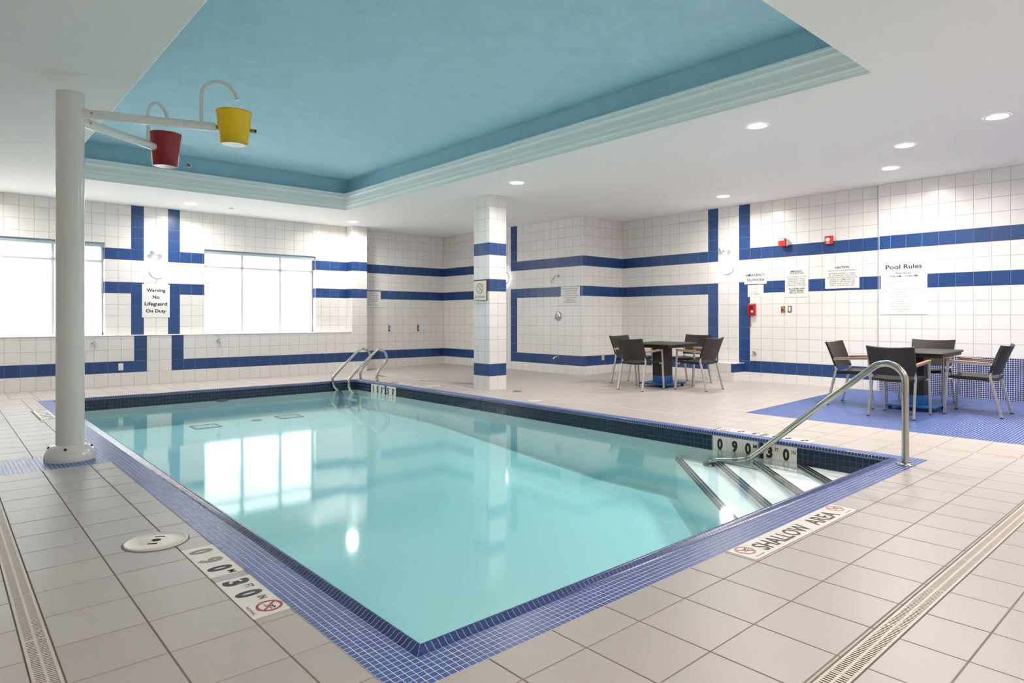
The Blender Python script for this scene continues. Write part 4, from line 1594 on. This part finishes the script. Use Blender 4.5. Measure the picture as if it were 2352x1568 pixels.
def arm(end, zc, bucket_c, col, r_top, r_bot, z_top, z_bot, arch, fit, lab):
    a0 = Vector((0, 0, zc))
    a1 = Vector((end[0] - PC.x, end[1] - PC.y, zc))
    d = (a1 - a0).normalized()
    mb = MB()
    mb.tube([a0 + d * .09, a0 + d * .14, a1 - d * .03, a1 - d * .012, a1], [.044, .0395, .0375, .034, .022], 20, 'pole_white')
    ao = mb.build('arm', 'pole_white', e)
    mb = MB()
    side = Vector((-d.y, d.x, 0))
    q = a0 + d * .16
    for s_ in (-1, 1):
        mb.cyl(q + side * s_ * .036, q + side * s_ * .043, .009, n=10, m='steel')
    mb.build('bolt', 'steel', ao)
    bc = Vector((bucket_c[0] - PC.x, bucket_c[1] - PC.y, 0))
    mb = MB()
    h = z_top - z_bot
    Mt = Matrix.Translation((bc.x, bc.y, z_bot)) @ Matrix.Rotation(0.02, 4, 'X')
    mb.lathe([(0.0, .004), (r_bot - .006, .004), (r_bot, 0.0), (r_top, h - .012), (r_top + .004, h), (r_top - .004, h), (r_bot - .008, .012), (0, .012)], 40, col, Mt)
    bo = mb.build('bucket', col, e)
    bo['label'] = lab
    mb = MB()
    mb.lathe([(r_bot - .012, -.0008), (0, -.0008)], 32, 'white_plastic' if col == 'yellow' else 'red', Mt)
    mb.build('bucket_base', 'white_plastic', bo)
    mb = MB()
    zr = zc
    mb.cyl(Vector((a1.x, a1.y, zr)) - d * .02, Vector((bc.x, bc.y, zr)) - d * (r_bot - .02), .0165, n=14, m=fit)
    o2 = Vector((bc.x, bc.y, zr)) + d * (r_bot - .005)
    mb.cyl(o2, o2 + d * .065, .0165, n=14, m=fit)
    mb.cyl(o2 + d * .065, o2 + d * .078, .014, n=6, m='dark')
    mb.build('axle', fit, bo)
    # spout pipe arching over the bucket
    s0 = a1 - d * arch[0]
    s0 = Vector((s0.x, s0.y, zc + .02))
    s1 = Vector((bc.x, bc.y, 0)) + d * arch[3]
    top = arch[1]
    R_ = (Vector((s1.x, s1.y, 0)) - Vector((s0.x, s0.y, 0))).length / 2
    cen = Vector(((s0.x + s1.x) / 2, (s0.y + s1.y) / 2, top - R_ * arch[4]))
    dd = (Vector((s1.x, s1.y, 0)) - Vector((s0.x, s0.y, 0))).normalized()
    pts = [s0, Vector((s0.x, s0.y, (s0.z + cen.z) / 2))]
    for k in range(15):
        t = math.pi - math.pi * 0.93 * k / 14
        pts.append(cen + dd * (R_ * math.cos(t)) + Vector((0, 0, R_ * arch[4] * math.sin(t))))
    pts.append(pts[-1] + (pts[-1] - pts[-2]).normalized() * arch[2])
    mb = MB()
    mb.tube(pts, .0155, 14, 'pole_white')
    mb.build('spout_pipe', 'pole_white', e)


arm((1.882, 6.103), 2.876, (2.02, 6.06), 'yellow', .150, .117, 3.028, 2.735, (.12, 3.285, .035, .02, 1.0), 'olive', 'yellow tapered bucket with white underside')
arm((1.60, 7.02), 2.83, (1.70, 7.07), 'red', .142, .112, 2.985, 2.665, (.09, 3.255, .03, .03, 1.15), 'red', 'dark red tapered bucket')

# ------------------------------------------------------------------ pool ladder and handrail
e = empty('pool_ladder', (5.99, 10.71, 0), 'stainless steel pool ladder with two looped rails in the far corner', 'ladder')
for y, sx_ in ((10.41, 0.0), (11.02, 0.0)):
    pr_ = [(5.995, 0.0), (5.975, .11), (6.02, .225), (6.14, .345), (6.178, .43), (6.165, .51), (6.11, .565), (6.03, .588), (5.945, .565), (5.47, .14), (5.42, .04), (5.44, -.07), (5.52, -.16), (5.60, -.25), (5.62, -.45), (5.62, -1.1)]
    pp = [Vector((x - 5.99, y - 10.71, z)) for x, z in pr_]
    sm = []
    for i in range(len(pp) - 1):
        a, b, c, d = pp[max(0, i - 1)], pp[i], pp[i + 1], pp[min(len(pp) - 1, i + 2)]
        for k in range(5):
            t = k / 5
            sm.append(0.5 * ((2 * b) + (c - a) * t + (2 * a - 5 * b + 4 * c - d) * t * t + (3 * b - a - 3 * c + d) * t ** 3))
    sm.append(pp[-1])
    mb = MB()
    mb.tube(sm, .024, 14, 'steel')
    mb.build('rail', 'steel', e)
    mb = MB()
    mb.lathe([(.05, 0.001), (.05, .008), (.03, .018), (.026, .018)], 24, 'steel', Matrix.Translation((0.005, y - 10.71, 0)))
    mb.build('flange', 'steel', e)
for z in (-.30, -.58, -.86):
    mb = MB()
    mb.bbox(5.58 - 5.99, 5.68 - 5.99, -.29, .30, z - .02, z + .01, .006, 'white_plastic')
    mb.build('tread', 'white_plastic', e)

HB = Vector((5.785, 1.81, 0))
e = empty('handrail', HB, 'curved stainless steel handrail at the corner steps of the shallow end', 'handrail')
hd = Vector((0.03, 1.0, 0)).normalized()
hp_ = [(0, 0), (0, .805), (.18, .82), (1.62, -.44), (1.77, -.56), (1.77, -.70)]
pts = fillet([hd * s_ + Vector((0, 0, z)) for s_, z in [(-.01, 0), (-.02, .86), (.145, .86), (1.66, -.47), (1.76, -.56), (1.77, -.70)]], [0, .16, .16, .10, .08, 0], 9)
# a true round-over at the head of the rail
head = []
for k in range(19):
    t = math.pi - (math.pi - math.radians(49)) * k / 18
    head.append((0.125 + .145 * math.cos(t), .655 + .145 * math.sin(t)))
line = [(-.02, 0), (-.02, .3), (-.02, .6)] + head + [(.60, .452), (1.20, -.068), (1.30, -.150), (1.36, -.185), (1.45, -.21)]
pts = [hd * s_ + Vector((0, 0, z)) for s_, z in line] + [hd * s_ + Vector((0, 0, z)) for s_, z in [(1.66, -.245), (1.72, -.26), (1.755, -.28), (1.765, -.295), (1.765, -.315)]]
mb = MB()
mb.tube(pts, .0265, 20, 'steel')
mb.build('rail', 'steel', e)
for s_, z in ((-.02, 0.0), (1.765, -.315)):
    mb = MB()
    c = hd * s_ + Vector((0, 0, z))
    mb.lathe([(.068, 0.001), (.068, .010), (.045, .018), (.03, .020)], 32, 'steel', Matrix.Translation(c))
    mb.build('flange', 'steel', e)

# ------------------------------------------------------------------ lids in the deck
def lid(x, y, r, label, m_='lid', slots=True):
    e = empty('deck_lid', (x, y, fz(x)), label, 'deck lid', mtx=Matrix.Translation((x, y, fz(x) + 0.001)))
    mb = MB()
    mb.lathe([(r + .008, 0.0), (r + .006, .0012), (r, .0012)], 40, 'floor_grout')
    mb.build('collar', 'floor_grout', e)
    mb = MB()
    mb.lathe([(r, 0.0), (r, .006), (r - .006, .0075), (r - .010, .006), (r * .5, .008), (0, .0085)], 40, m_)
    pl = mb.build('cover', m_, e)
    if slots:
        mb = MB()
        mb.lathe([(r * .15, .0086), (r * .13, .0095), (0, .0095)], 24, 'drain_dark')
        mb.build('badge', 'drain_dark', e)
        for s_ in (-1, 1):
            mb = MB()
            mb.bbox(s_ * .055 - .006, s_ * .055 + .006, -.024, .024, .0070, .0090, .002, 'drain_dark', Matrix.Rotation(math.radians(58), 4, 'Z'))
            mb.build('finger_slot', 'drain_dark', e)


lid(0.865, 3.775, 0.150, 'round cream skimmer lid in the deck beside the depth marker tiles')
lid(6.306, 6.62, 0.105, 'small round cream lid in the deck in front of the tiled pillar', 'lid', False)
lid(6.40, 9.25, 0.150, 'round cream skimmer lid in the deck near the pool ladder', 'lid', False)
lid(6.92, 7.66, 0.07, 'small round metal floor drain at the foot of the tiled pillar', 'steel', False)

# wet patches by the alcove
def puddle(x, y, pts, label):
    mb = MB()
    mb.add([(a, b, 0.0012 + fz(x + a) - fz(x)) for a, b in pts], [tuple(range(len(pts)))], 'puddle')
    o = mb.build('puddle', 'puddle', label=label, category='puddle')
    o.location = (x, y, fz(x) + 0.0006)


puddle(6.95, 9.3, [(-.02, .36), (.02, .2), (.05, -.1), (.12, -.4), (.30, -.35), (.25, -.05), (.12, .15)], 'thin dark puddle on the deck tiles behind the tiled pillar')
puddle(6.80, 10.1, [(-.05, .12), (.0, -.02), (.05, -.16), (.10, -.1), (.07, .02), (.03, .15)], 'small wet patch on the deck tiles near the pool ladder')

# ------------------------------------------------------------------ tables and chairs
def uv_box(me, sc=1.0):
    uv = me.uv_layers.new(name='UVMap')
    for p in me.polygons:
        n = p.normal
        ax = max(range(3), key=lambda k: abs(n[k]))
        for li in p.loop_indices:
            c = me.vertices[me.loops[li].vertex_index].co
            uv.data[li].uv = {0: (c.y, c.z), 1: (c.x, c.z), 2: (c.x, c.y)}[ax]


def panel(pts_fn, nu, nv, t, m_):
    """curved panel of thickness t; pts_fn(u, v) -> (point, normal)"""
    mb = MB()
    vs_, fs = [], []
    for s_ in (1, -1):
        for i in range(nu + 1):
            for j in range(nv + 1):
                p, n = pts_fn(i / nu, j / nv)
                vs_.append(Vector(p) + Vector(n) * (t / 2 * s_))
    k = (nu + 1) * (nv + 1)
    idx = lambda i, j: i * (nv + 1) + j
    for i in range(nu):
        for j in range(nv):
            q = (idx(i, j), idx(i + 1, j), idx(i + 1, j + 1), idx(i, j + 1))
            fs.append(q)
            fs.append(tuple(k + a for a in reversed(q)))
    edge = [idx(i, 0) for i in range(nu + 1)] + [idx(nu, j) for j in range(1, nv + 1)] + [idx(i, nv) for i in range(nu - 1, -1, -1)] + [idx(0, j) for j in range(nv - 1, 0, -1)]
    for a, b in zip(edge, edge[1:] + edge[:1]):
        fs.append((b, a, k + a, k + b))
    mb.add(vs_, fs, m_)
    return mb


def bar(mb, a, b, w, d, m_, up=(0, 0, 1)):
    """rectangular bar from a to b"""
    a, b = Vector(a), Vector(b)
    z = (b - a).normalized()
    x = Vector(up).cross(z)
    if x.length < 1e-3:
        x = Vector((1, 0, 0)).cross(z)
    x.normalize()
    y = z.cross(x)
    fr = Matrix(((x.x, y.x, z.x, a.x), (x.y, y.y, z.y, a.y), (x.z, y.z, z.z, a.z), (0, 0, 0, 1)))
    mb.bbox(-w / 2, w / 2, -d / 2, d / 2, 0, (b - a).length, .003, m_, fr)


CW = 0.225
parts = []


def chair_parts():
    out = []
    for s_ in (-1, 1):
        mb = MB()
        bar(mb, (s_ * (CW + .012), -.275, .006), (s_ * CW, -.165, .47), .024, .028, 'alu', (0, 1, 0))
        bar(mb, (s_ * CW, -.165, .46), (s_ * CW, -.20, .60), .022, .024, 'alu', (0, 1, 0))
        out.append(('leg', mb.mesh('rear_leg', 'alu')))
        mb = MB()
        bar(mb, (s_ * (CW + .02), .275, .006), (s_ * (CW + .02), .235, .628), .024, .028, 'alu', (0, 1, 0))
        out.append(('leg', mb.mesh('front_leg', 'alu')))
        mb = MB()
        bar(mb, (s_ * (CW + .02), .25, .622), (s_ * (CW + .012), -.19, .598), .034, .022, 'alu')
        out.append(('armrest', mb.mesh('arm_bar', 'alu')))
        mb = MB()
        bar(mb, (s_ * (CW + .02), .255, .638), (s_ * (CW + .012), -.18, .614), .042, .012, 'wood')
        out.append(('armrest_slat', mb.mesh('arm_slat', 'wood')))
        for y in (.275, -.275):
            mb = MB()
            xx = s_ * (CW + (.02 if y > 0 else .012))
            mb.box(xx - .014, xx + .014, y - .015, y + .015, 0, .008, 'dark')
            out.append(('foot_cap', mb.mesh('foot_cap', 'dark')))
    mb = MB()
    for y, z in ((.17, .424), (-.15, .414)):
        bar(mb, (-CW - .012, y, z), (CW + .012, y, z), .016, .016, 'dark')
    for s_ in (-1, 1):
        bar(mb, (s_ * (CW - .03), .18, .424), (s_ * (CW - .03), -.16, .414), .014, .014, 'dark')
    out.append(('seat_frame', mb.mesh('seat_frame', 'dark')))
    for s_ in (-1, 1):
        mb = MB()
        bar(mb, (s_ * (CW - .01), .20, .414), (s_ * (CW + .02), .262, .414), .016, .018, 'alu')
        out.append(('bracket', mb.mesh('bracket', 'alu')))

    def seat(u, v):
        x = (u - .5) * .445
        y = -.20 + v * .44
        z = .428 + .014 * (2 * u - 1) ** 2 - .008 + .012 * v - .03 * max(0, v - .9) * 5 * .5
        return (x, y, z), (0, 0, 1)
    me = panel(seat, 8, 8, .03, 'weave').mesh('seat', 'weave')
    uv_box(me)
    out.append(('seat', me))

    def back(u, v):
        x = (u - .5) * (.47 + .03 * v)
        y = -.165 - .10 * v - .02 * v * v - .045 * (1 - (2 * u - 1) ** 2)
        z = .485 + .335 * v - .014 * (1 - (2 * u - 1) ** 2) * v
        return (x, y, z), (0, 1, .3)
    me = panel(back, 10, 6, .026, 'weave').mesh('backrest', 'weave')
    uv_box(me)
    out.append(('backrest', me))
    return out


CHAIR = chair_parts()


def on_deck(x, y, rz):
    return Matrix.Translation((x, y, fz(x))) @ Matrix.Rotation(-math.atan(SLOPE), 4, 'Y') @ Matrix.Rotation(rz, 4, 'Z')


def chair(x, y, deg, label, group):
    e = empty('armchair', None, label, 'chair', group, mtx=on_deck(x, y, math.radians(deg)))
    for nm, me in CHAIR:
        link(nm, me, e)


def table(x, y, s_, h, deg, label):
    e = empty('pedestal_table', None, label, 'table', 'square woven pedestal tables', mtx=on_deck(x, y, math.radians(deg)))
    mb = MB()
    mb.bbox(-s_, s_, -s_, s_, h - .028, h, .010, 'weave')
    me = mb.mesh('table_top', 'weave')
    uv_box(me)
    tt = link('table_top', me, e)
    mb = MB()
    mb.bbox(-s_ + .02, s_ - .02, -s_ + .02, s_ - .02, h - .062, h - .026, .004, 'weave')
    me = mb.mesh('apron', 'weave')
    uv_box(me)
    link('apron', me, e)
    mb = MB()
    mb.bbox(-.115, .115, -.115, .115, .175, h - .055, .006, 'weave')
    me = mb.mesh('pedestal', 'weave')
    uv_box(me)
    link('pedestal', me, e)
    mb = MB()
    mb.bbox(-.117, .117, -.117, .117, .062, .178, .006, 'blue_film')
    me = mb.mesh('pedestal_sleeve', 'blue_film')
    link('pedestal_sleeve', me, e)
    mb = MB()
    mb.bbox(-.27, .27, -.27, .27, .042, .066, .006, 'blue_film')
    link('base_plate', mb.mesh('base_plate', 'blue_film'), e)
    for sx_ in (-1, 1):
        for sy_ in (-1, 1):
            mb = MB()
            mb.cyl((sx_ * .225, sy_ * .225, 0), (sx_ * .225, sy_ * .225, .043), .022, .018, 14, 'dark')
            link('glide', mb.mesh('glide', 'dark'), e)


table(9.03, 6.40, .41, .715, 0, 'dark woven square table with blue wrapped base beside the shower block')
table(9.12, 2.70, .405, .725, 0, 'dark woven square table with blue wrapped base on the blue mosaic floor')
g1, g2 = 'woven armchairs at the table near the shower block', 'woven armchairs at the table on the blue mosaic floor'
chair(8.45, 6.41, -90, 'woven armchair at the table near the shower, back towards the pool', g1)
chair(9.04, 5.72, 0, 'woven armchair at the table near the shower, back towards the other table', g1)
chair(9.04, 7.04, 180, 'woven armchair at the table near the shower, back towards the shower block', g1)
chair(9.66, 6.29, 90, 'woven armchair at the table near the shower, back towards the plinth', g1)
chair(8.44, 2.68, -90, 'woven armchair on the blue mosaic floor, back towards the handrail', g2)
chair(9.15, 2.07, 0, 'woven armchair on the blue mosaic floor, turned away from the other table', g2)
chair(8.97, 3.34, 180, 'woven armchair on the blue mosaic floor, back towards the other table', g2)
chair(9.70, 2.75, 90, 'woven armchair on the blue mosaic floor, back against the mosaic wall', g2)
